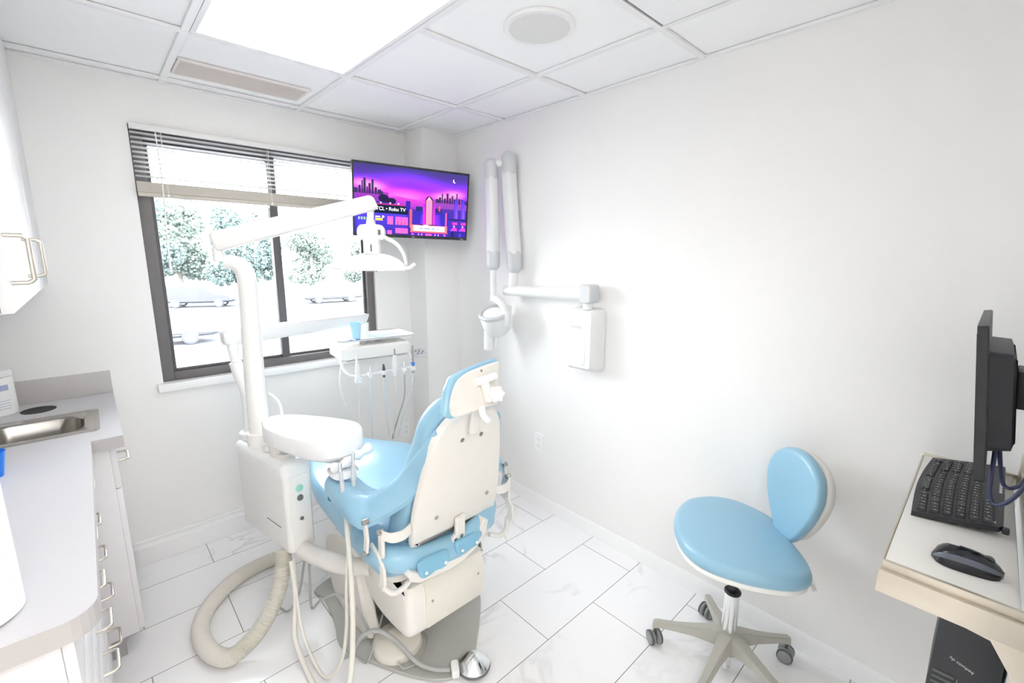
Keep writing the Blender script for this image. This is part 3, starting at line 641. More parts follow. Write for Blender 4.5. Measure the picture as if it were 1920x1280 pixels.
# back cushion
e_u=Vector((1,0,0)); e_v=Vector((.0,-.105,.44)).normalized(); e_n=e_u.cross(e_v)*-1   # e_n: toward patient side (+y)
if e_n.y<0: e_n=-e_n
BO=Vector((XC-.003,1.245,.585))
Fb=frm(BO,e_u,e_v,e_n)
pan=[(-.185,.03),(-.183,.0),(-.165,-.012),(0,-.012),(.165,-.012),(.183,.0),(.186,.03),(.182,.14),(.165,.26),(.142,.38),(.125,.43),(.095,.468),(.05,.482),(0,.484),(-.05,.482),(-.095,.468),(-.128,.43),(-.148,.38),(-.168,.26),(-.183,.14)]
b=MB(); O=catmull([(x,y,0) for x,y in pan],4,True)
b.outl(O,[(.02,-.017),(.006,-.014),(0,-.006),(0,.012)],Fb); pnl=b.obj('back_shell',beige,ch)
for u,v in ((-.035,.385),(.045,.385),(-.10,.09),(.125,.10)):
    MB().lathe([(.007,0),(.008,.0012),(.005,.0012),(.004,-.001),(0,-.001)],Fb(u,v,-.018),-e_n,14).obj('screw',steel,pnl)
bc=[(-.20,-.06),(-.10,-.075),(0,-.08),(.10,-.075),(.19,-.06),(.205,.05),(.185,.2),(.155,.35),(.135,.44),(.085,.500),(0,.512),(-.085,.500),(-.135,.44),(-.155,.35),(-.185,.2),(-.21,.05)]
b=MB(); b.pillow(bc,.085,lambda u,v,w:Fb(u,v,.015+w+.02*(abs(u)/.2)**2),r=.036,dome=.004); b.obj('back_cushion',bluev,ch)
# lumbar roll hanging under the shell
b=MB(); b.tube([(.60,1.36,.56),(.64,1.27,.545),(.75,1.235,.52),(.885,1.225,.515),(.98,1.235,.545),(1.055,1.265,.575),(1.08,1.34,.60)],[.03,.045,.048,.048,.046,.04,.03],14,5); b.obj('lower_back_roll',blued if False else bluev,ch)
b=MB(); b.pillow([(-.055,-.018),(-.03,-.024),(.0,-.018),(.03,-.022),(.055,-.012),(.058,.03),(.0,.036),(-.058,.03)],.022,frm((.748,1.168,.520),(1,.0,-.02),(0,.15,1),(0,1,-.15)),r=.009); b.obj('rear_flap',blued,ch)
b=MB(); b.pillow([(-.046,-.016),(.0,-.02),(.046,-.014),(.05,.026),(0,.03),(-.05,.026)],.022,frm((.893,1.172,.528),(1,.0,.0),(0,.15,1),(0,1,-.15)),r=.009); b.obj('rear_flap',blued,ch)
# armrest slings
def sling(s):
    G=[[(.742,1.125,.985),(.741,1.125,.998),(.745,1.135,1.005),(.80,1.17,.99)],
       [(.730,1.160,.90),(.722,1.185,.905),(.738,1.205,.925),(.80,1.25,.90)],
       [(.722,1.195,.80),(.706,1.232,.822),(.712,1.262,.845),(.80,1.33,.80)],
       [(.676,1.237,.738),(.672,1.262,.762),(.692,1.295,.792),(.79,1.38,.72)],
       [(.600,1.302,.682),(.607,1.330,.705),(.640,1.378,.730),(.735,1.46,.66)],
       [(.560,1.335,.670),(.568,1.365,.702),(.610,1.43,.722),(.71,1.52,.66)],
       [(.560,1.47,.672),(.566,1.49,.702),(.608,1.52,.720),(.70,1.58,.66)],
       [(.572,1.61,.678),(.578,1.63,.702),(.615,1.655,.712),(.695,1.68,.67)]]
    rows=[[Vector((XC-s*(XC-x)+(.006*s if i<3 else 0),y+(.016 if i<4 else .008),z)) for x,y,z in r] for i,r in enumerate(G)]
    for r_ in rows[:1]: r_[:]=[p+Vector((.016*s,.006,0)) for p in r_]
    b=MB(); b.sheet(rows,.024,4); a_=b.obj('armrest',bluev,ch)
    MB().tube([r[2]+Vector((0,0,.010)) for r in rows[:6]],.0045,8,6).obj('piping',bluev,a_); return a_
aL=sling(1); aR=sling(-1)
b=MB(); b.tube([(.572,1.61,.655),(.60,1.615,.64),(.64,1.62,.645)],[.012,.016,.012],10,4); b.obj('armrest_lining',teal,aL)
b=MB(); b.pillow([(-.045,-.05),(.04,-.05),(.05,.05),(-.04,.055)],.006,frm((.628,1.605,.742),(1,0,0),(0,1,.05),(0,-.05,1)),r=.003,dome=.006); b.obj('clear_sleeve',plasticbag,aL)
# linkages
def link(pts,w,t_,name,m=beige,ax=(1,0,0)):
    b=MB(); P=[Vector(p) for p in pts]; A_=Vector(ax); rings=[]
    for i,p in enumerate(P):
        tt=(P[min(i+1,len(P)-1)]-P[max(i-1,0)]).normalized(); n_=tt.cross(A_).normalized()
        rings.append([p+A_*t_/2+n_*w/2,p+A_*t_/2-n_*w/2,p-A_*t_/2-n_*w/2,p-A_*t_/2+n_*w/2])
    b.rings(rings); bmesh.ops.bevel(b.bm,geom=[e for e in b.bm.edges],offset=.0015,segments=1,affect='EDGES'); return b.obj(name,m,ch)
for s,xx in ((1,.575),(-1,1.195)):
    sgn=s
    link([(xx,1.318,.69),(xx,1.31,.63),(xx,1.325,.565)],.022,.010,'armrest_link')
    link([(xx+.028*s,1.262,.66),(xx+.028*s,1.262,.62),(xx+.028*s,1.265,.575)],.026,.012,'armrest_link')
    link([(xx+.022*s,1.33,.585),(xx+.022*s,1.285,.57),(xx+.022*s,1.25,.535),(xx+.022*s,1.25,.49),(xx+.022*s,1.27,.46)],.030,.010,'armrest_bracket')
    b=MB(); P0=[(XC-s*.19,1.232,.655),(XC-s*.22,1.225,.648),(XC-s*.26,1.232,.65),(XC-s*.285,1.258,.66)]
    P0=catmull(P0,5); b.rings([[p+Vector((0,.004,.017)),p+Vector((0,-.004,.017)),p+Vector((0,-.004,-.017)),p+Vector((0,.004,-.017))] for p in P0]); b.obj('armrest_strap',beige,ch)
    for q in ((xx,1.312,.692),(xx,1.32,.572),(xx+.028*s,1.262,.668)): MB().cyl(Vector(q)-Vector((.012*s,0,0)),Vector(q)+Vector((.010*s,0,0)),.010,n=16,bev=.002).obj('pivot_bolt',steel,ch)
    b=MB(); b.tube([(xx+.022*s,1.27,.47),(xx+.05*s,1.25,.435),(xx+.09*s,1.245,.435),(xx+.14*s,1.25,.46)],.010,10,5); b.obj('support_rod',beige,ch)
# rear rail (beige) under the cushions, stepping up to the right
b=MB(); Fr=frm((0,1.208,0),(1,0,0),(0,0,1),(0,1,0))
o=[(.655,.512),(.668,.488),(.70,.468),(.82,.458),(.88,.462),(.945,.488),(.990,.53),(1.0,.575),(.980,.59),(.955,.55),(.90,.515),(.82,.503),(.70,.508),(.665,.527)]
b.outl(o,[(.004,-.022),(0,-.018),(0,.03),(.004,.034)],Fr); b.obj('rear_rail',beige,ch)
b=MB(); b.outl([(.862,.63),(.900,.635),(.897,.555),(.888,.542),(.865,.536),(.842,.542),(.842,.562),(.858,.575)],[(.003,-.012),(0,-.009),(0,.003),(.003,.006)],Fr); hg=b.obj('back_hinge_bracket',beige,ch)
for q in ((.853,.555),(.880,.562)): MB().lathe([(0,0),(.007,0),(.007,.003),(.0,.004)],(q[0],1.197,q[1]),(0,-1,0),14).obj('screw',steel,hg)
b=MB()
for q in ((.712,.512),(.79,.512),(.862,.524),(.928,.526)): b.lathe([(0,0),(.006,0),(.004,.004),(0,.005)],(q[0],1.167,q[1]),(0,-1,0),12)
b.obj('flap_snaps',white,ch)
# headrest
ehv=Vector((0,.27,.96)).normalized(); ehn=Vector((0,.96,-.27)).normalized(); HO=Vector((.905,1.06,1.143)); cr_=0.012
def Fh(u,v,w):
    k=cr_+.045*(v+.07)/.14
    if u<=k: return HO+Vector((1,.10,0)).normalized()*u+ehv*v+Vector((-.10,1,-.27)).normalized()*w
    d=u-k; a=R_(56); 
    return HO+Vector((1,.10,0)).normalized()*k+(Vector((math.cos(a),math.sin(a),0))*d)+ehv*v+Vector((-.10-.35*min(1,d/.05),1,-.27)).normalized()*w
def dens(o,n=3):
    q=[]
    for i in range(len(o)):
        a,c=o[i],o[(i+1)%len(o)]
        for k in range(n): q.append((a[0]+(c[0]-a[0])*k/n,a[1]+(c[1]-a[1])*k/n))
    return q
ho=[(-.205,-.045),(-.17,-.064),(-.09,-.066),(0,-.066),(.012,-.066),(.07,-.066),(.16,-.06),(.19,-.03),(.18,.02),(.14,.07),(.07,.09),(.05,.09),(0,.088),(-.09,.078),(-.145,.065),(-.175,.03)]
b=MB(); b.pillow(dens(ho,2),.030,lambda u,v,w:Fh(u*.95-.002,v*.94+.002,w+.010),r=.014,sub=3); hr=b.obj('headrest',bluev,ch)
b=MB(); b.sheet([[Fh(x*.89-.001,y0_*.79*(1-tt)+y1_*.79*tt,.004) for tt in (0,.25,.5,.75,1)] for x,y0_,y1_ in ((-.195,-.052,-.028),(-.185,-.062,.0),(-.165,-.066,.035),(-.14,-.067,.06),(-.09,-.067,.078),(-.04,-.067,.084),(.0,-.067,.088),(.02,-.067,.089),(.04,-.067,.09),(.06,-.067,.09),(.09,-.066,.085),(.13,-.062,.072),(.16,-.055,.045),(.172,-.04,.01))],.010,2); b.obj('headrest_shell',beige,hr)
for u,v in ((-.03,.06),(-.058,-.052)): MB().lathe([(0,0),(.004,0),(.004,.002),(0,.003)],Fh(u,v,-.001),-ehn,12).obj('screw',steel,hr)
b=MB(); b.tube([Fh(-.075,.030,-.010),Fh(-.03,.032,-.020),Fh(.008,.034,-.018)],.0125,14,3)
b.box(Fh(-.035,.0,-.014),(.026,.024,.085),.009,mtx=Matrix.Rotation(R_(-12),3,'X')@Matrix.Rotation(R_(-8),3,'Y'))
b.obj('headrest_joint',cream,hr)
b=MB(); b.tube([Fh(-.062,-.048,-.008),Fh(-.066,-.070,-.012),Fh(-.050,-.090,-.008),Fh(-.036,-.094,.0)],.011,12,3); b.obj('lower_joint',cream,hr)
b=MB(); o=[(.024*(1+.12*math.cos(6*a))*math.cos(a),.024*(1+.12*math.cos(6*a))*math.sin(a)) for a in np.linspace(0,2*PI,48,endpoint=False)]
kx,ky,kz=frame_from((-.3,-.9,.2)); b.outl(o,[(.004,-.012),(0,-.008),(0,.008),(.006,.014)],frm(Fh(-.018,-.020,-.038),kx,ky,kz)); b.obj('adjusting_knob',cream,hr)
b=MB(); q0=Fb(-.02,.46,-.006); q1=Fh(-.045,-.07,-.005); b.box((q0+q1)/2,(.04,.010,(q1-q0).length+.02),.003,mtx=Matrix.Rotation(R_(10),3,'X')); b.obj('headrest_post',beige,hr)
# ================================================================== CUSPIDOR UNIT
cu=thing('dental_unit','white cuspidor unit cabinet with spit bowl standing left of the chair','dental unit',(.49,2.0,.33))
yaw=R_(10.3); ux=Vector((math.cos(yaw),math.sin(yaw),0)); uy=Vector((-math.sin(yaw),math.cos(yaw),0)); UO=Vector((.478,1.835,0))
Fu=frm(UO,ux,uy,(0,0,1))   # u: across 0..0.115 ; v: depth 0..0.42
b=MB(); b.outl([(x+.057,y+.215) for x,y in rrect(.115,.43,.02)],[(.012,.33),(.002,.338),(0,.35),(0,.675)],Fu); bx=b.obj('cabinet',cream,cu)
b=MB(); b.outl([(x+.057,y+.215) for x,y in rrect(.125,.44,.025)],[(0,.675),(0,.705),(.006,.722),(.02,.732)],Fu); b.obj('cabinet_top',white,cu)
b=MB(); b.box(Fu(.060,-.001,.51),(.080,.004,.32),.0015,rot=yaw); b.obj('control_strip',cream,bx)
for k,(z,m_,r_) in enumerate(((.615,green,.013),(.572,gapm,.010),(.478,gapm,.005))):
    b=MB(); b.lathe([(r_+.003,0),(r_+.003,.003),(r_,.004),(r_*.9,.010),(0,.011)],Fu(.057,-.003,z),-uy,20); b.obj('knob',[m_ if k else green],bx)
b=MB(); b.box(Fu(-.001,.12,.44),(.002,.12,.0022),0,rot=yaw); b.obj('seam',gapm,bx)
# support arm to chair
b=MB(); b.tube([(.51,1.90,.345),(.55,1.80,.325),(.62,1.66,.318),(.70,1.56,.32)],[.034,.036,.036,.034],14,6); b.obj('support_arm',beige,cu)
b=MB(); b.cyl((.585,2.02,.30),(.585,2.02,.40),.035,bev=.004); b.obj('swivel',xrayg,cu)
b=MB(); b.cyl(Fu(.06,.09,.73),Fu(.06,.09,.748),.042,bev=.004,n=32); b.cyl(Fu(.05,.19,.73),Fu(.05,.19,.742),.032,bev=.004,n=32); b.obj('top_caps',beige,cu)
# cuspidor bowl body
op=[(.458,2.00),(.475,2.05),(.53,2.07),(.60,2.02),(.67,1.93),(.735,1.82),(.758,1.74),(.735,1.655),(.68,1.612),(.615,1.605),(.55,1.645),(.50,1.74),(.468,1.85),(.45,1.93)]
O=catmull([(x,y,0) for x,y in op],4,True); Fz=frm((0,0,0),(1,0,0),(0,1,0),(0,0,1))
bcx,bcy,br=.648,1.728,.082
b=MB()
n=len(O); inner=[]
for p in O:
    a=math.atan2(p.y-bcy,p.x-bcx); inner.append(Vector((bcx+br*math.cos(a),bcy+br*math.sin(a),0)))
def rg(L,z): return [Vector((q[0],q[1],z)) for q in L]
def insO(d):
    c=Vector((.60,1.83,0)); return [c+(p-c)*(1-d/ max(.05,(p-c).length)) for p in O]
rr=[rg(insO(.05),.772),rg(insO(.012),.792),rg(O,.805),rg(O,.862),rg(insO(.004),.868),rg(insO(.010),.870)]
def bowlr(k,z): return [Vector((bcx+(p.x-bcx)*k,bcy+(p.y-bcy)*k,z)) for p in inner]
rr+=[bowlr(1.12,.866),bowlr(1.0,.860),bowlr(.93,.842),bowlr(.75,.822),bowlr(.4,.812),bowlr(.12,.810)]
b.rings(rr); b.obj('cuspidor_bowl',white,cu)
MB().lathe([(0,.0),(.05,0),(.085,.03),(.09,.05)],(.645,1.735,.75),(0,0,1),32).obj('bowl_underside',beige,cu); MB().lathe([(0,0),(.03,0),(.04,.06)],(.50,1.96,.735),(0,0,1),28).obj('bowl_pivot',beige,cu); MB().lathe([(0,0),(.018,0),(.02,.03)],(.655,1.66,.735),(0,0,1),20).obj('bowl_drain',beige,cu)
b=MB(); b.tube([(.527,1.97,.86),(.527,1.97,.93),(.518,1.985,.965),(.50,2.02,.985)],[.007,.0065,.0055,.005],10,5); b.obj('cup_filler_spout',white,cu)
b=MB(); b.tube([(.548,1.885,.86),(.548,1.885,.895),(.56,1.87,.905),(.58,1.85,.900)],.0045,10,4); b.obj('rinse_spout',white,cu)
# main post (carries the lamp)
b=MB(); b.tube([(.478,2.14,.735),(.480,2.14,1.0),(.487,2.14,1.30),(.488,2.135,1.44),(.478,2.135,1.495),(.45,2.14,1.522),(.415,2.15,1.528)],[.042,.040,.037,.036,.035,.031,.026],24,8); b.cyl((.478,2.14,.728),(.478,2.14,.79),.052,bev=.004); b.obj('lamp_post',cream,cu)
b=MB(); b.tube([(.47,2.27,.72),(.478,2.27,.80),(.48,2.28,.93),(.455,2.29,1.03),(.445,2.295,1.08)],[.034,.034,.033,.028,.026],20,7); b.cyl((.47,2.25,.715),(.47,2.25,.76),.05,bev=.004); b.obj('tray_post',white,cu)
# suction holder
b=MB(); P=[(.585,1.615,.765),(.625,1.60,.775),(.665,1.60,.79),(.70,1.598,.80),(.74,1.60,.815)]
b.tube(P,lambda t:.017+.004*math.sin(t*22),14,8); b.tube([(.64,1.66,.77),(.63,1.61,.775)],.014,10); b.obj('suction_holder',white,cu)
# ribbed hose and tubing
H=[(.468,1.90,.335),(.452,1.87,.27),(.413,1.835,.19),(.354,1.810,.115),(.286,1.803,.062),(.222,1.812,.037),(.176,1.89,.036),(.163,2.02,.036),(.195,2.13,.036),(.27,2.226,.036),(.353,2.287,.036),(.45,2.315,.036),(.56,2.32,.036)]
HP=catmull(H,32)
b=MB(); b.tube(HP,[.0325 if k%2 else .0285 for k in range(len(HP))],20); ho_=b.obj('suction_hose',hosem,cu)
tb=lambda pts,r,m_,name='tubing',par=None,sub=8: MB().tube(pts,r,10,sub).obj(name,m_,par or cu)
# ================================================================== SUCTION TIPS
def tip(top,bot,label):
    t=thing('suction_handpiece',label,'suction handpiece',bot)
    top,bot=Vector(top),Vector(bot); d=(top-bot)
    MB().tube([bot,bot+d*.35,bot+d*.45,bot+d*.7,bot+d*.95],[.008,.0085,.0105,.008,.0055],12).obj('body',xrayg,t)
    MB().tube([bot+d*.93,top+Vector((0,0,.012)),top+Vector((.004,.0,.02))],[.0062,.0068,.0066],12,2).obj('tip',chrome,t)
    return t
s1=tip((.585,1.525,.80),(.575,1.47,.655),'grey suction handpiece hanging left in the cuspidor holder')
s2=tip((.64,1.535,.82),(.617,1.495,.70),'short chrome suction handpiece hanging beside the holder end')
tb([(.468,1.80,.335),(.455,1.735,.22),(.424,1.677,.10),(.425,1.593,.03),(.427,1.494,.014),(.439,1.415,.014),(.472,1.345,.035),(.50,1.335,.13),(.528,1.36,.277),(.55,1.40,.42),(.564,1.44,.56),(.575,1.47,.655)],.0095,hosec,'hose',s1)
tb([(.478,1.805,.335),(.457,1.728,.22),(.449,1.656,.10),(.456,1.565,.03),(.470,1.484,.022),(.513,1.455,.08),(.538,1.445,.215),(.547,1.44,.388),(.572,1.455,.56),(.60,1.48,.65),(.617,1.495,.70)],.0065,hosec,'hose',s2)
# ================================================================== DENTAL LAMP
dl=thing('dental_lamp','white operating lamp on an angled arm above the chair','dental lamp',(.40,2.15,1.53))
def arm(p0,p1,w,h0,h1,name,par,m,tilt0=0,tilt1=0):
    p0,p1=Vector(p0),Vector(p1); d=(p1-p0); L=d.length; z=d.normalized(); x=Vector((0,0,1)).cross(z).normalized(); y=z.cross(x); b=MB(); rings=[]
    for t_,ins in ((0,.012),(.012,.003),(.03,0),(.5,0),(.97,0),(.988,.003),(1,.012)):
        h=h0+(h1-h0)*t_; rings.append([p0+z*(t_*L-(ty*(tilt0*(1-t_)+tilt1*t_)))+x*tx+y*ty for tx,ty in rrect(w-2*ins,h-2*ins,.010,3)])
    b.rings(rings); return b.obj(name,m,par)
MB().cyl((.402,2.153,1.528),(.398,2.155,1.585),.022,.020,bev=.003).obj('arm_pivot',cream,dl)
arm((.385,2.163,1.603),(.955,1.885,1.785),.055,.080,.062,'lamp_arm',dl,cream,0,.15)
lx,ly=.935,1.897
b=MB(); b.tube([(lx,ly,1.765),(lx,ly,1.70),(lx,ly,1.66)],[.016,.013,.020],16,3); b.obj('drop_stem',cream,dl)
vx=Vector((.79,-.61,0)); vy=Vector((.61,.79,0)) # lamp axes: vx across the view, vy away
LF=frm((lx,ly,1.553),vx,(0,0,1),vy)
b=MB(); b.outl(catmull([(u,v,0) for u,v in [(-.052,.075),(-.058,.11),(-.045,.133),(-.018,.138),(-.014,.155),(.014,.155),(.018,.138),(.045,.133),(.058,.11),(.052,.075),(.03,.07),(-.03,.07)]],3,True),[(.006,-.024),(0,-.018),(0,.018),(.006,.024)],LF); hd=b.obj('yoke_housing',white,dl)
b=MB(); b.box(LF(.038,.103,-.024),(.012,.008,.022),.002,mtx=Matrix((vx,vy,(0,0,1))).transposed()); b.obj('switch',gapm,hd)
b=MB(); b.tube([LF(-.05,.085,0),LF(-.105,.055,0),LF(-.135,.010,0),LF(-.145,-.035,0)],[.010,.009,.0075,.007],10,6); b.obj('yoke_arm',white,dl); b=MB(); b.tube([LF(.05,.085,0),LF(.105,.055,0),LF(.135,.010,0),LF(.145,-.035,0)],[.010,.009,.0075,.007],10,6); b.obj('yoke_arm',white,dl)
b=MB(); b.box(LF(0,.042,0),(.066,.055,.066),.006,mtx=Matrix((vx,vy,(0,0,1))).transposed()); b.box(LF(-.012,.038,-.031),(.035,.004,.05),.001,mtx=Matrix((vx,vy,(0,0,1))).transposed()); bh=b.obj('bulb_housing',white,dl)
b=MB(); b.box(LF(.002,.036,-.0335),(.006,.003,.03),0,mtx=Matrix((vx,vy,(0,0,1))).transposed()); b.obj('slot',gapm,bh)
# curved reflector, a shallow dome open downward
b=MB(); rows=[]
prof_=[(0.02,.0),(.25,-.003),(.5,-.011),(.72,-.024),(.88,-.040),(.97,-.055),(1.0,-.068)]
def dring(k,dz,sh=0): return [LF(.150*(k-sh)*math.cos(a),+.018+dz*1.15,.085*(k-sh)*math.sin(a)+.01) for a in np.linspace(0,2*PI,44,endpoint=False)]
b.rings([dring(k,z) for k,z in prof_]+[dring(k,z-.0005,.03) if k>.05 else dring(k,z-.004) for k,z in prof_[::-1]],cap=False); b.obj('reflector',white,dl)
b=MB(); b.box(LF(0,-.045,0),(.045,.045,.035),.006,mtx=Matrix((vx,vy,(0,0,1))).transposed())
for k in range(5): b.tube([LF(-.018+.009*k,-.05,-.024),LF(-.018+.009*k,-.068,-.024)],.003,6)
b.obj('bulb_shield',steel,dl)
for s in (-1,1):
    b=MB(); b.tube([LF(.13*s,-.050,-.01),LF(.160*s,-.050,-.01),LF(.185*s,-.030-.012*(s<0),-.01)],[.008,.010,.007],10,4); b.obj('grip_handle',white,dl)
# ================================================================== DELIVERY ARM AND HEAD
dh=thing('instrument_delivery_arm','white instrument table on a long arm in front of the window','instrument table',(.45,2.3,1.08))
MB().cyl((.447,2.295,1.08),(.442,2.30,1.165),.020,.024,bev=.003).obj('arm_pivot',white,dh)
arm((.405,2.295,1.195),(1.20,2.56,1.185),.055,.075,.062,'balance_arm',dh,xrayw,.1,-.5)
yw=R_(-6.5); dx_=Vector((math.cos(yw),math.sin(yw),0)); dy_=Vector((-math.sin(yw),math.cos(yw),0)); DO=Vector((1.142,2.315,0)); FD=frm(DO,dx_,dy_,(0,0,1))
b=MB(); b.cyl((1.17,2.53,1.03),(1.18,2.54,1.165),.022); b.obj('head_pivot',white,dh)
b=MB(); b.outl([(x,y+.12) for x,y in rrect(.40,.25,.03)],[(.012,.992),(0,1.002),(0,1.055),(.012,1.068)],FD); hb_=b.obj('head_body',cream,dh)
b=MB(); b.box(FD(0,.0,.992),(.34,.012,.004),0,rot=yw); b.obj('lower_seam',xrayg,hb_)
b=MB(); 
for u in (-.055,.06): b.cyl(FD(u,.08,1.064),FD(u,.08,1.088),.018,bev=.003)
b.cyl(FD(.0,.1,1.064),FD(0,.1,1.088),.03); b.obj('tray_supports',xrayg,hb_)
kx_=dx_; ky_=(dy_+Vector((0,0,.35))).normalized(); kz_=kx_.cross(ky_); KO=FD(.262,.02,.985); FK_=frm(KO,kx_,ky_,kz_)
b=MB(); b.outl(rrect(.085,.085,.02),[(.004,-.010),(0,-.006),(0,.004),(.004,.008)],FK_); kp=b.obj('touchpad',xrayg,dh)
b=MB()
for u,v in ((-.020,.012),(.004,.016),(-.006,-.002),(.020,-.002),(-.02,-.02),(.006,-.02)): b.box(FK_(u,v,.0082),(.012,.007,.001),0,mtx=Matrix((kx_,ky_,kz_)).transposed()@Matrix.Rotation(.6,3,'Z'))
b.obj('touchpad_symbols',inkb,kp)
# holder bar
b=MB(); P=[FD(-.20,.02,1.0),FD(-.195,-.01,.955),FD(-.17,-.035,.925),FD(-.12,-.045,.915)]; b.tube(P,.008,8,4); b.tube([FD(-.12,-.045,.915),FD(.18,-.045,.925)],.007,8); b.tube([FD(.18,-.045,.925),FD(.20,-.01,.95),FD(.19,.02,1.0)],.007,8,4)
HX=[-.135,-.065,.01,.075,.13,.185]
for u in HX: b.lathe([(.013,-.012),(.017,0),(.013,.012),(.011,.012),(.011,-.012)],FD(u,-.055,.918),(0,0,1),14)
b.obj('holder_bar',white,dh)
# tray + items
tr=thing('instrument_tray','white and steel rectangular instrument tray on the delivery head','tray',(1.19,2.44,1.088))
FT=frm((1.172,2.455,1.0905),dx_,dy_,(0,0,1))
b=MB(); b.outl(rrect(.43,.255,.03),[(.012,.0),(0,.003),(-.008,.012),(-.010,.013),(-.004,.011),(.014,.004)],FT); b.obj('pan',white,tr)
b=MB(); O=rrect(.44,.265,.03); b.outl(O,[(-.001,.011),(-.003,.0125),(-.001,.014)],FT,cap=False); b.obj('rim',steel,tr)
b=MB(); b.outl(rrect(.395,.22,.02),[(0,.0045),(0,.006)],FT); b.obj('tray_liner',paper,tr)
b=MB().lathe([(0,0),(.023,0),(.031,.088),(.0325,.09),(.030,.088),(.022,.003),(0,.003)],FT(-.098,-.05,.0065),(0,0,1),28); tag(b.obj('cup',cupb),'light blue paper cup standing on the instrument tray','cup')
def flat(name,c,w,h,a,m_,label,cat,z=.0065,th=.002):
    b=MB(); b.box(FT(c[0],c[1],z+th/2),(w,h,th),.0006,rot=yw+a); return tag(b.obj(name,m_),label,cat)
flat('paper_pouch',(.02,.0),.09,.15,.5,bluepaper,'pale blue paper pouch lying in the middle of the instrument tray','pouch')
flat('paper_pouch',(.11,.03),.10,.08,-.2,bluepaper,'small pale blue pouch at the far right of the instrument tray','pouch')
flat('gauze_pad',(-.11,.06),.08,.06,.2,paper,'white gauze pad beside the blue cup on the tray','gauze')
for k,(c_,a,lb) in enumerate((((-.145,-.098),0.1,'tiny dark blue clip at the near left rim of the tray, left of its twin'),((-.105,-.096),-.1,'tiny dark blue clip at the near left rim of the tray, right of its twin'))):
    b=MB(); b.box(FT(*c_,.009),(.022,.009,.005),.002,rot=yw+a); tag(b.obj('bib_clip',brightb),lb,'clip')
# handpieces
labs=['white air-water syringe hanging at the left end of the instrument holder','slim chrome handpiece hanging second from left in the instrument holder','short dark-tipped handpiece hanging third from left in the instrument holder',
 'large cream handpiece hanging fourth from left in the instrument holder','slim pale handpiece hanging fifth from left in the instrument holder','grey handpiece with a blue ring at the right end of the instrument holder']
ends=[(.86,[(-.135,-.055,.90),(-.13,-.04,.80),(-.12,0,.66),(-.12,.02,.55)],hosec),
(.0,[(-.065,-.055,.90),(-.06,-.03,.78),(-.04,.05,.60),(-.02,.1,.47)],hoseg),
(.0,[(.01,-.055,.895),(.02,-.02,.78),(.06,.06,.60),(.085,.1,.47)],hoseg),
(.0,[(.075,-.055,.90),(.085,-.03,.75),(.10,.05,.60),(.11,.1,.45)],hosec),
(.0,[(.13,-.055,.90),(.135,-.03,.75),(.125,.05,.6),(.10,.1,.45)],greyc),
(.0,[(.185,-.055,.90),(.18,-.03,.78),(.16,.05,.62),(.14,.1,.45)],hoseg)]
for k,(u,lb) in enumerate(zip(HX,labs)):
    c0=FD(u,-.055,.90); t=thing('handpiece',lb,'handpiece',c0)
    if k==0:
        MB().tube([FD(u,-.055,.89),FD(u,-.055,.95),FD(u,-.055,.985),FD(u,-.05,1.03)],[.012,.013,.009,.004],12,3).obj('body',white,t); MB().cyl(FD(u,-.055,.885),FD(u,-.055,.905),.017).obj('collar',clearp,t)
    elif k==3:
        MB().tube([FD(u,-.055,.89),FD(u,-.06,.96),FD(u,-.06,1.01)],[.010,.018,.010],12,3).obj('body',cream,t); MB().cyl(FD(u,-.06,1.005),FD(u,-.06,1.045),.0045).obj('tip',steel,t)
    elif k==5:
        MB().tube([FD(u,-.055,.89),FD(u,-.055,1.05)],[.007,.0075,.005],12).obj('body',steel,t); MB().cyl(FD(u,-.055,.938),FD(u,-.055,.952),.011).obj('ring',brightb,t)
    else:
        MB().tube([FD(u,-.055,.89),FD(u,-.055,.94),FD(u,-.055,.965)],[.007,.0085,.004],12,2).obj('body',chrome if k!=2 else rubber,t)
    MB().tube([FD(*q) for q in ends[k][1]],.0045,8,8).obj('hose',ends[k][2],t)
# looped supply tube from head to column
MB().tube([FD(-.19,.03,.99),FD(-.215,.0,.88),FD(-.20,.0,.78),FD(-.16,.01,.66),FD(-.12,.02,.56)],.0055,8,8).obj('supply_tube',hosec,dh)
# ================================================================== FLOOR ITEMS
t=thing('foot_pedal','round beige foot pedal lying on the chair base plate','foot pedal',(.735,1.445,.013))
MB().lathe([(0,0),(.094,0),(.098,.008),(.094,.03),(.086,.037),(.05,.042),(.032,.06),(.022,.066),(0,.067)],(.735,1.445,.0135),(0,0,1),40).obj('disc',beige2,t)
MB().tube([(.745,1.535,.022),(.64,1.56,.022),(.59,1.53,.022),(.60,1.45,.022),(.62,1.44,.05),(.66,1.46,.10),(.74,1.55,.12)],.0035,8,8).obj('cable',greyc,t)
MB().tube([(.69,1.36,.03),(.70,1.33,.018),(.76,1.32,.018),(.84,1.38,.018),(.84,1.47,.018),(.82,1.55,.03)],.0035,8,8).obj('cord',greyc,t)
t=thing('foot_control','chrome dome foot control at the front corner of the chair base plate','foot control',(.925,1.165,0))
MB().lathe([(0,.002),(.052,.002),(.062,.006),(.062,.012),(.03,.044),(.016,.052),(0,.053)],(.905,1.165,.0135),(0,0,1),48).obj('dome',chrome,t)
MB().lathe([(.055,0),(.064,0),(.064,.006),(.055,.006)],(.905,1.165,.0135),(0,0,1),48).obj('base_ring',gapm,t)
b=MB(); b.box((.832,1.185,.032),(.030,.055,.036),.008,rot=-.5); b.obj('connector_block',cream,t)
MB().tube([(.818,1.195,.032),(.775,1.24,.03),(.735,1.30,.045),(.70,1.38,.10),(.655,1.44,.135),(.61,1.475,.12),(.575,1.50,.05),(.555,1.53,.018)],.0085,10,8).obj('hose',greyc,t)
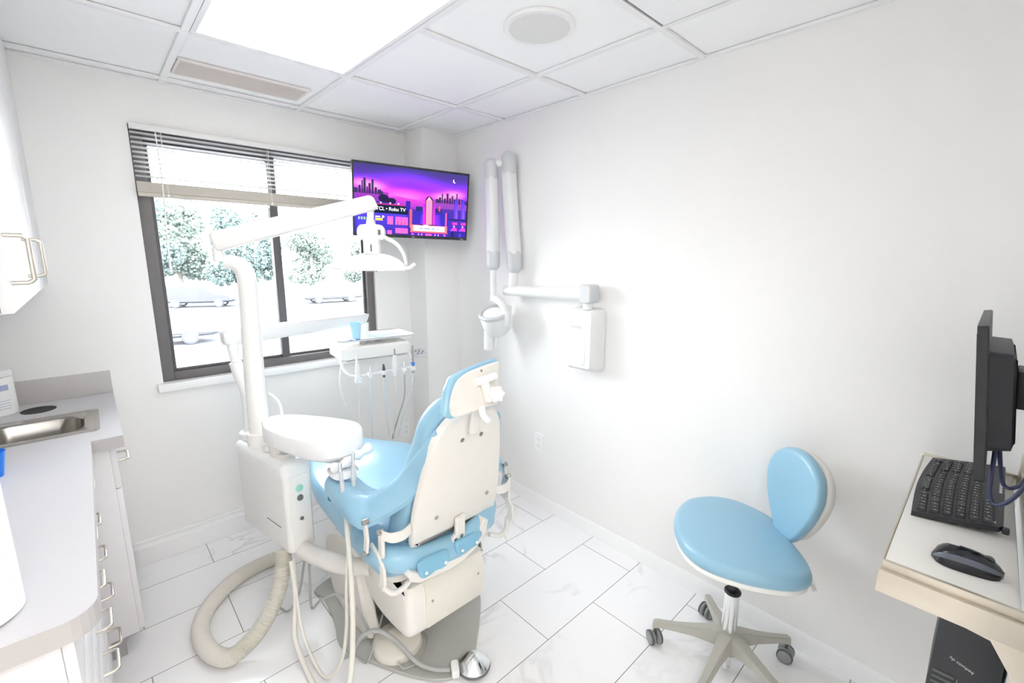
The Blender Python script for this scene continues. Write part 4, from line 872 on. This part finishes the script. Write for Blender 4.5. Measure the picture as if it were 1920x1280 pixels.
for k,(pts,r_,lb) in enumerate((([(.56,1.86,.33),(.545,1.84,.2),(.53,1.80,.08),(.55,1.72,.16),(.60,1.66,.19),(.64,1.58,.14),(.65,1.54,.10),(.68,1.56,.02)],.0055,'thin grey cable arching from the dental unit toward the lift arm'),
     ([(.575,1.90,.34),(.56,1.95,.2),(.52,1.93,.07),(.47,1.92,.02),(.45,1.98,.012)],.005,'thin grey tube dropping behind the dental unit to the floor'))):
    tag(MB().tube(pts,r_,8,8).obj('cable',greyc),lb,'cable')
# ================================================================== STOOL
SX,SY=1.612,.507
st=thing('dental_stool','pale blue operator stool with padded backrest on five casters','stool',(SX,SY,0))
b=MB(); b.lathe([(.0,.085),(.034,.085),(.040,.09),(.042,.13),(.045,.15),(.034,.165),(.0,.165)],(SX,SY,0),(0,0,1),30); hub=b.obj('hub',warmg,st)
for a in (110,38,-34,-106,-178):
    ca,sa=math.cos(R_(a)),math.sin(R_(a)); rad=Vector((ca,sa,0)); tan=Vector((-sa,ca,0)); b=MB(); rings=[]
    for d,z,w,h in ((.018,.142,.034,.060),(.06,.138,.027,.052),(.12,.126,.021,.036),(.18,.112,.018,.027),(.235,.101,.016,.024),(.262,.093,.015,.030),(.272,.085,.012,.034)):
        c_=Vector((SX,SY,z))+rad*d; rings.append([c_+tan*w+Vector((0,0,-h*.5)),c_+tan*w*.75+Vector((0,0,h*.5)),c_-tan*w*.75+Vector((0,0,h*.5)),c_-tan*w+Vector((0,0,-h*.5))])
    b.rings(rings); bmesh.ops.bevel(b.bm,geom=b.bm.edges[:],offset=.003,segments=2,affect='EDGES'); lg=b.obj('leg',warmg,st)
    b=MB(); c_=Vector((SX,SY,0))+rad*.262; wd=(rad*math.cos(.7)+tan*math.sin(.7)) if a!=-178 else (rad*math.cos(2.2)+tan*math.sin(2.2)); o_=c_+Vector((0,0,.028))
    for s in (-1,1): b.lathe([(0,-.011),(.022,-.011),(.0275,-.007),(.0275,.007),(.022,.011),(0,.011)],o_+wd*.015*s,wd,28)
    cs=b.obj('caster',casterm,lg)
    b=MB()
    for s in (-1,1): b.lathe([(.0205,.0108),(.0285,.0078),(.0285,.0),(.0268,.0),(.0205,.0095)],o_+wd*.015*s,wd*s,28)
    b.cyl(o_+Vector((0,0,.0)),o_+Vector((0,0,.062)),.006); b.obj('tyre',rubber,cs) if False else b.obj('caster_trim',rubber,lg)
b=MB(); b.cyl((SX,SY,.14),(SX,SY,.335),.0265,bev=.002); b.obj('gas_lift_sleeve',chrome,st); 
MB().cyl((SX,SY,.012),(SX,SY,.085),.020,bev=.006).obj('gas_lift_end',chrome,st)
b=MB(); b.cyl((SX,SY,.333),(SX,SY,.345),.029,bev=.003); b.cyl((SX,SY,.345),(SX,SY,.50),.0135); b.obj('piston',black,st)
so_=[(1.531,.715),(1.63,.751),(1.722,.756),(1.786,.728),(1.835,.684),(1.862,.619),(1.858,.543),(1.835,.472),(1.785,.416),(1.72,.365),(1.673,.323),(1.625,.288),(1.58,.267),(1.546,.269),(1.507,.29),(1.468,.333),(1.428,.398),(1.405,.459),(1.391,.529),(1.407,.596),(1.452,.657)]
b=MB(); b.pillow(so_,.058,frm((0,0,.515),(1,0,0),(0,1,0),(0,0,1)),r=.028,dome=.010,sub=3); b.obj('seat',bluev,st)
b=MB(); b.pillow([(1.61+(x-1.61)*.97,.52+(y-.52)*.97) for x,y in so_],.022,frm((0,0,.502),(1,0,0),(0,1,0),(0,0,1)),r=.008,sub=2); b.obj('seat_pan',cream,st)
MB().box((SX,SY,.488),(.12,.12,.03),.006).obj('seat_plate',black,st)
# backrest
bn=Vector((-.61,.79,0)).normalized(); bt=Vector((-.79,-.61,0)); bo=Vector((1.755,.335,0))
bk=[(-.426,.609),(-.411,.672),(-.348,.745),(-.253,.811),(-.148,.857),(-.049,.876),(.019,.869),(.053,.844),(.044,.777),(.023,.656),(.014,.561),(-.021,.528),(-.101,.506),(-.204,.505),(-.307,.529),(-.379,.561)]
bn=Vector((-.80,.60,0)); bt=Vector((-.60,-.80,0)); bo=Vector((1.762,.405,0))
bo2=[(-.020,.575),(.015,.585),(.05,.64),(.085,.72),(.10,.80),(.09,.86),(.055,.905),(0,.925),(-.06,.915),(-.11,.875),(-.13,.81),(-.12,.74),(-.09,.66),(-.055,.60)]
Fk=lambda u,v,w: bo+bt*u*1.12+Vector((0,0,v-.035))+bn*(w-.03+.10*u*u/.02*.12)+Vector((.05,-.04,0))*(v-.75)
b=MB(); b.pillow([(u*-1,v) for u,v in bo2],.042,Fk,r=.019,sub=4,dome=.004); b.obj('backrest',bluev,st)
Fk2=lambda u,v,w: Fk(u,v,w-.032)
b=MB(); b.pillow([(u*-.97+.004,.75+(v-.75)*.93) for u,v in bo2],.034,Fk2,r=.014,sub=4); b.obj('backrest_shell',beige,st)
b=MB(); b.tube([Fk(0,.66,-.02),Fk(0,.60,-.012),Fk(0,.545,-.008),Vector((1.70,.37,.492)),Vector((1.63,.45,.490))],[.008,.009,.010,.010,.010],10,4); b.obj('backrest_stem',black,st)
b=MB(); b.box((1.685,.318,.478),(.035,.06,.045),.006,rot=-.6); b.cyl((1.66,.28,.475),(1.63,.262,.472),.008); b.obj('adjusting_lever',white,st)
# ================================================================== WALL DESK
dk_=thing('wall_desk','shallow white wall mounted desk shelf with metal edge, holding the keyboard','wall desk',(1.49,-.03,.93))
zs=.948; x0,x1,y0,y1=1.128,1.865,YN+.004,.078
b=MB(); o=[(x0,y1),(x0,y0+.02),(x0+.02,y0),(x1,y0),(x1,y1)]
b.bb(x0,x1,y0+.018,y1-.002,zs-.016,zs,.002); b.obj('top',shelfw,dk_)
b=MB(); b.bb(x0-.010,x0,y0,y1,zs-.045,zs+.004,.002); b.bb(x0-.022,x0-.009,y0,y1+.004,zs-.062,zs-.012,.003); b.bb(x1,x1+.008,y0,y1,zs-.03,zs+.006,.001); b.bb(x0,x1,y1-.002,y1+.003,zs-.03,zs+.0,.001)
b.obj('metal_edge',alum,dk_)
b=MB(); b.rings([[Vector((x,y,z)) for y,z in ((YN+.002,zs+.0),(YN+.002,zs-.17),(YN+.012,zs-.175),(YN+.02,zs-.12),(YN+.05,zs-.07),(y1-.02,zs-.05),(y1-.02,zs-.03),(YN+.02,zs-.02))] for x in (x0-.014,x0+.0)]); b.obj('bracket',alum,dk_)
b=MB(); b.bb(x0+.01,x1,y0,y0+.006,zs-.02,zs+.030,.001); b.bb(x1-.03,x1+.006,y0,y0+.01,zs-.02,zs+.07,.002); b.obj('wall_rail',alum,dk_)
# keyboard
kb=thing('keyboard','black keyboard lying on the wall desk','keyboard',(1.61,-.01,zs))
def FK(u,v,w): # u along +x 0..1 (0 at near end), v from front(0,+y) to back(1,-y)
    L0=1.385; L=.44
    yy=.058-.140*v-.012*(1-math.cos(PI*0))+.010*math.sin(PI*u)*(1-v)+(-.006*u)
    return Vector((L0+L*u+.03*v*(1-0),yy,zs+.003+.012*v+w))
b=MB(); o=[]
for u in np.linspace(0,1,13): o.append((u,-.02))
o+= [(1.01,.5),(1,1.04)]+[(u,1.05) for u in np.linspace(.95,.02,9)]+[(-.01,1.0),(-.01,.5)]
O=[(u,v) for u,v in o]; 
b.rings([[FK(u,v,w) for u,v in O] for w in (-.002,.006,.0095)]); b.obj('case',black2,kb)
b=MB(); b.box(FK(0.0,1.08,.002),(.02,.012,.012),.003); b.box(FK(1.0,1.0,.002),(.02,.012,.012),.003); b.obj('foot',black2,kb)
kproto={}
rows=[(.18,[.055]*3+[.30]+[.055]*3+[0]+[.05]*3+[0]+[.105,.05]),(.33,None),(.48,None),(.63,None),(.78,None),(.93,None)]
key0=None; cnt=0
kw,kd=.0165,.0175
b=MB(); o=rrect(.0165,.0170,.002,2); b.outl(o,[(0,0),(.0012,.004),(.002,.0052)],frm((0,0,0),(1,0,0),(0,1,0),(0,0,1)))
bpy_key=None
def key(u,v,wu=1.0):
    global bpy_key,cnt
    p=FK(u,v,.0095)
    if bpy_key is None:
        k_=b.obj('key',keym,None,origin=(0,0,0)); k_.parent=kb; bpy_key=k_
    else:
        k_=bpy_key.copy(); COL.objects.link(k_); k_.parent=kb
    k_.location=p-kb.location; k_.scale=(wu,1,1); cnt+=1
us=[.045+.0445*i for i in range(21)]
for r in range(6):
    v=.10+.155*r
    if r==0:
        for i in (0,1,2,3): key(us[i],v)
        key(us[4],v); key(us[5],v); key(us[5]+.0445*4.0,v,6.2)
        for i in (13,14,15,16,17,18,20): key(us[i]-.01,v)
    else:
        for i in range(21):
            if i in (15,) : continue
            if cnt>=98: break
            if r>=4 and i in (16,) : continue
            if i in (3,) and r in (1,3): key(us[3]+.022,v,2.2); continue
            if i==4 and r in (1,3): continue
            key(us[i],v,1.0)
# printed legends, media keys and maker mark
b2=MB(); rnd=random.Random(3)
for r in range(6):
    for i in range(21):
        u=us[i]+(.0 if r else 0); p=FK(u,.10+.155*r,.0149); b2.box(p+Vector((rnd.uniform(-.002,.002),rnd.uniform(-.002,.003),0)),(.0028,.002,.0004),0)
b2.obj('key_legends',keyw,kb)
b=MB()
for i in range(8): b.box(FK(.50+.045*i,1.0,.011),(.013,.005,.002),.0005)
b.obj('media_keys',xrayg,kb)
text('maker_mark','hp',.016,keyw,kb,mtx_axes(FK(.055,.97,.0098),(0,1,0),(-1,0,0),(0,0,1)))
# mouse
ms=thing('mouse','glossy black wireless mouse with grey side band on the desk','mouse',(1.235,-.045,zs))
def FM(u,v,w): # u length 0(front, toward wall) ..1 back
    a=R_(96); return Vector((1.222,-.040,zs+.001))+Vector((math.cos(a),math.sin(a),0))*u+Vector((-math.sin(a),math.cos(a),0))*v+Vector((0,0,w))
def mw(t): return .031*(max(0.0,1-abs(2*t-1)**3.2))**.5*(.86+.14*t)+.001
def mh(t): return .004+.034*(max(0.0,1-abs((t-.62)/.64)**2.4 if t<.62 else 1-((t-.62)/.385)**2.6))**.6
def mrings(k,lo,hi):
    R=[]
    for i in range(15):
        t_=i/14; u=-.052+.104*t_; wd=mw(t_); h=mh(t_)
        R.append([FM(u,wd*k*math.cos(a)*(1 if math.sin(a)<.9 else 1),lo+(h*hi)*(max(0,math.sin(a)))**.8) for a in np.linspace(0,PI,17)]+[FM(u,-wd*k*.7,lo),FM(u,wd*k*.7,lo)])
    return R
b=MB(); b.rings(mrings(1,0,1)); b.obj('body',blackg,ms)
b=MB(); R=[]
for i in range(15):
    t_=.03+.95*i/14; u=-.052+.104*t_; wd=mw(t_)*1.02; h=mh(t_)*1.01
    R.append([FM(u,wd*math.cos(a)*1.01,(h*1.02)*math.sin(a)**.8+.0003) for a in (R_(22),R_(32),R_(42))])
b.rings(R,closed=False,cap=False)
for r_ in R: pass
b.obj('side_band',silverp,ms)
b=MB(); b.lathe([(0,-.003),(.009,-.003),(.0095,0),(.009,.003),(0,.003)],FM(-.028,0,.027),FM(0,1,0)-FM(0,0,0),20); b.obj('scroll_wheel',rubber,ms)
b=MB(); b.box(FM(.022,-.002,.0385),(.004,.016,.0004),0,rot=R_(6)); b.obj('maker_mark',keyw,ms)
# monitor
mo=thing('monitor','black flat computer monitor on a wall arm, seen edge-on from its side','monitor',(1.55,-.02,1.2))
ty=-.095
mex=Vector((1,-.004,-.01)).normalized(); mey=Vector((0,.12,1)).normalized(); mez=mex.cross(mey)*-1
if mez.y<0: mez=-mez
MO=Vector((1.54,-.0085,1.262)); Fm=frm(MO,mex,mey,mez)
b=MB(); b.outl(rrect(.50,.325,.008),[(.002,-.017),(0,-.015),(0,-.002),(.001,0)],Fm); b.obj('housing',black,mo)
b=MB(); b.outl(rrect(.475,.29,.002),[(0,0),(0,.0008)],Fm); b.obj('screen',blackg,mo)
b=MB(); b.outl([(x,y-.01) for x,y in rrect(.34,.22,.02)],[(.03,-.058),(.006,-.052),(0,-.017)],Fm); bkk=b.obj('rear_bulge',black2,mo)
b=MB(); b.box(Fm(-.01,.0,-.070),(.10,.03,.085),.004); b.box(Fm(-.03,0,-.10),(.035,.035,.05),.004); b.box((1.50,YN+.006,1.26),(.07,.012,.14),.003); b.obj('wall_arm',black,mo)
b=MB(); 
b.tube([Fm(-.12,-.11,-.035),(1.42,-.075,1.07),(1.40,-.10,1.09),(1.42,-.115,1.17),(1.47,-.12,1.24)],.004,8,8)
b.tube([Fm(-.14,-.11,-.03),(1.395,-.06,1.04),(1.375,-.085,1.05),(1.37,-.11,1.13),(1.42,-.118,1.22)],.0042,8,8); b.obj('cables',mat('navy_cable',(.03,.035,.09),.4),mo)
# computer
pc=thing('desktop_computer','black desktop computer mounted upright on the wall below the desk','desktop computer',(1.53,-.07,.42))
cx0=1.33; cy0,cy1=YN+.005,-.022; cz0,cz1=.44,.80
MB().bb(cx0+.012,cx0+.38,cy0,cy1,cz0,cz1,.003).obj('case',black,pc)
fp=MB().bb(cx0,cx0+.013,cy0,cy1+.002,cz0,cz1,.004).obj('front_panel',black2,pc)
b=MB()
for k in range(12): b.bb(cx0-.002,cx0+.001,-.062,cy1-.004,.455+.0145*k,.462+.0145*k,.0005)
b.obj('vent_slats',rubber,fp)
b=MB(); b.bb(cx0-.001,cx0+.001,-.068,-.066,.45,.62); b.bb(cx0-.001,cx0+.001,-.09,-.088,.45,.62); b.obj('drive_bay_seams',gapm,fp)
text('maker_mark','hp compaq',.009,xrayg,fp,mtx_axes((cx0-.0005,-.048,.665),(0,-1,-.35),(0,-.35,1),(-1,0,0)))
b=MB(); b.tube([(cx0+.01,cy1,.54),(cx0,cy1+.012,.535),(cx0,cy1+.014,.51),(cx0+.01,cy1,.495)],.0025,8,5); b.obj('lock_loop',steel,pc)
# ================================================================== OUTSIDE
GZ=-2.45
asph=mat('asphalt_pale',(.11,.11,.12),.9,noise=.04,scale=.4); grass_=mat('verge',(.32,.36,.28),.9)
b=MB().bb(-70,90,3.4,90,GZ-.2,GZ); o=struct('ground',b,asph)
leaf=mat('pale_leaves',(.155,.19,.165),.8,noise=.2,scale=.9); leaf2=mat('blue_green_leaves',(.12,.165,.155),.8,noise=.2,scale=.8); bark=mat('bark',(.30,.27,.24),.9)
rnd=random.Random(5)
def tree(x,y,h,r,m_,label):
    t=thing('tree',label,'tree',(x,y,GZ),'trees outside the window')
    MB().tube([(x,y,GZ),(x+.1,y,GZ+h*.3),(x,y,GZ+h*.6)],[r*.09,r*.07,r*.04],10,3).obj('trunk',bark,t)
    lob=[]
    for k in range(20):
        a=rnd.uniform(0,2*PI); q=rnd.uniform(0,1)**.5; zz=rnd.uniform(.2,.95); rr_=r*.7*q*math.sin(PI*min(.95,zz*.8+.15))**.5
        lob.append((Vector((x+rr_*math.cos(a),y+rr_*math.sin(a),GZ+h*zz)),r*rnd.uniform(.22,.38)))
    ico=[Vector(v) for v in ((0,0,1),(.9,0,.2),(.2,.9,.1),(-.8,.5,0),(-.6,-.7,.1),(.5,-.8,-.1),(0,0,-.9))]; fi=((0,1,2),(0,2,3),(0,3,4),(0,4,5),(0,5,1),(6,2,1),(6,3,2),(6,4,3),(6,5,4),(6,1,5))
    vs=[];fs=[]
    for c_,s_ in lob:
        for _ in range(190):
            d=Vector((rnd.gauss(0,1),rnd.gauss(0,1),rnd.gauss(0,1))).normalized()*s_*rnd.uniform(.75,1.08); q=s_*rnd.uniform(.09,.2); R3=Matrix.Rotation(rnd.uniform(0,6),3,d); o_=len(vs)
            vs+= [c_+d+R3@(v*q*rnd.uniform(.6,1.3)) for v in ico]; fs+=[tuple(o_+i for i in f) for f in fi]
    me=bpy.data.meshes.new('foliage'); me.from_pydata([v-Vector((x,y,GZ)) for v in vs],[],fs); me.materials.append(m_); o=bpy.data.objects.new('foliage',me); COL.objects.link(o); o.parent=t
TL=[(3.5,50,9,3.5,leaf2,'broad blue-green tree behind the silver car, at the far left of the window'),(11,51,8,3.3,leaf2,'pale blue-green tree left of the window mullion'),(18,51,6.6,2.9,leaf,'low pale green tree just right of the window mullion'),
 (-4.2,50,8,3.2,leaf,'pale tree half hidden by the left window jamb'),(24.5,51,6,2.9,leaf,'small pale green tree at the right side of the window'),(7.3,60,10.5,3.8,leaf,'tallest tree, standing farther back in the left pane'),(31.5,56,6.2,3.2,leaf2,'pale tree low behind the television corner of the window'),(15.2,60,8.5,3.2,leaf2,'blue-green tree standing farther back behind the mullion')]
for a in TL: tree(*a[:5],a[5])
carw=mat('car_paint_white',(.10,.105,.115),.35,coat=.3); cars=mat('car_paint_silver',(.055,.055,.07),.35,coat=.3); carg=mat('car_glass',(.05,.055,.07),.12); tyre=mat('tyre_rubber',(.07,.07,.08),.8)
def car(x,y,ang,m_,label,L=4.5,H=1.5,suv=False):
    t=thing('car',label,'car',(x,y,GZ)); ca,sa=math.cos(ang),math.sin(ang); ex_,ey_=Vector((ca,sa,0)),Vector((-sa,ca,0)); F_=frm((x,y,GZ),ex_,(0,0,1),ey_); k=L/4.5
    prof=[(-2.2,.35),(-2.22,.7),(-2.1,.95),(-1.75,1.02),(-1.35,1.45),(-.9,H),(.5,H),(1.0,1.35),(1.35,1.0),(2.0,.88),(2.2,.7),(2.22,.35)] if not suv else [(-2.2,.4),(-2.25,.9),(-2.15,1.15),(-1.95,1.6),(-1.6,H),(.4,H),(.75,1.6),(1.1,1.15),(1.9,1.05),(2.2,.85),(2.22,.4)]
    prof=[(u*k,v) for u,v in prof]; b=MB(); b.outl(catmull([(u,v,0) for u,v in prof],3,True),[(.12,-.85),(0,-.72),(0,.72),(.12,.85)],F_); b.obj('body',m_,t)
    gl=[(-1.25,1.02),(-.95,H-.12),(.45,H-.12),(.95,1.02)] if not suv else [(-1.95,1.12),(-1.75,H-.16),(.35,H-.16),(.75,1.12)]
    b=MB(); b.outl([(u*k,v) for u,v in gl],[(.03,-.80),(0,-.74),(0,.74),(.03,.80)],F_); b.obj('windows',carg,t)
    for u in (-1.35,1.38):
        for w in (-.78,.78):
            b=MB(); b.cyl(F_(u*k,.33,w-.11),F_(u*k,.33,w+.11),.33,bev=.03); wh=b.obj('wheel',tyre,t); b=MB(); b.cyl(F_(u*k,.33,w-.125*1),F_(u*k,.33,w+.125),.21); b.obj('hubcap',chrome,wh)
car(6.3,42.3,R_(-25),cars,'silver off-road car parked in front of the trees, seen in the left pane',4.7,1.75,True)
car(1.9,25.6,R_(-10),carw,'white car at the lower left of the window, partly hidden by the jamb',4.5,1.45)
car(15.5,39.5,R_(-5),carw,'white car parked beyond the mullion, seen in the right pane',4.5,1.45)
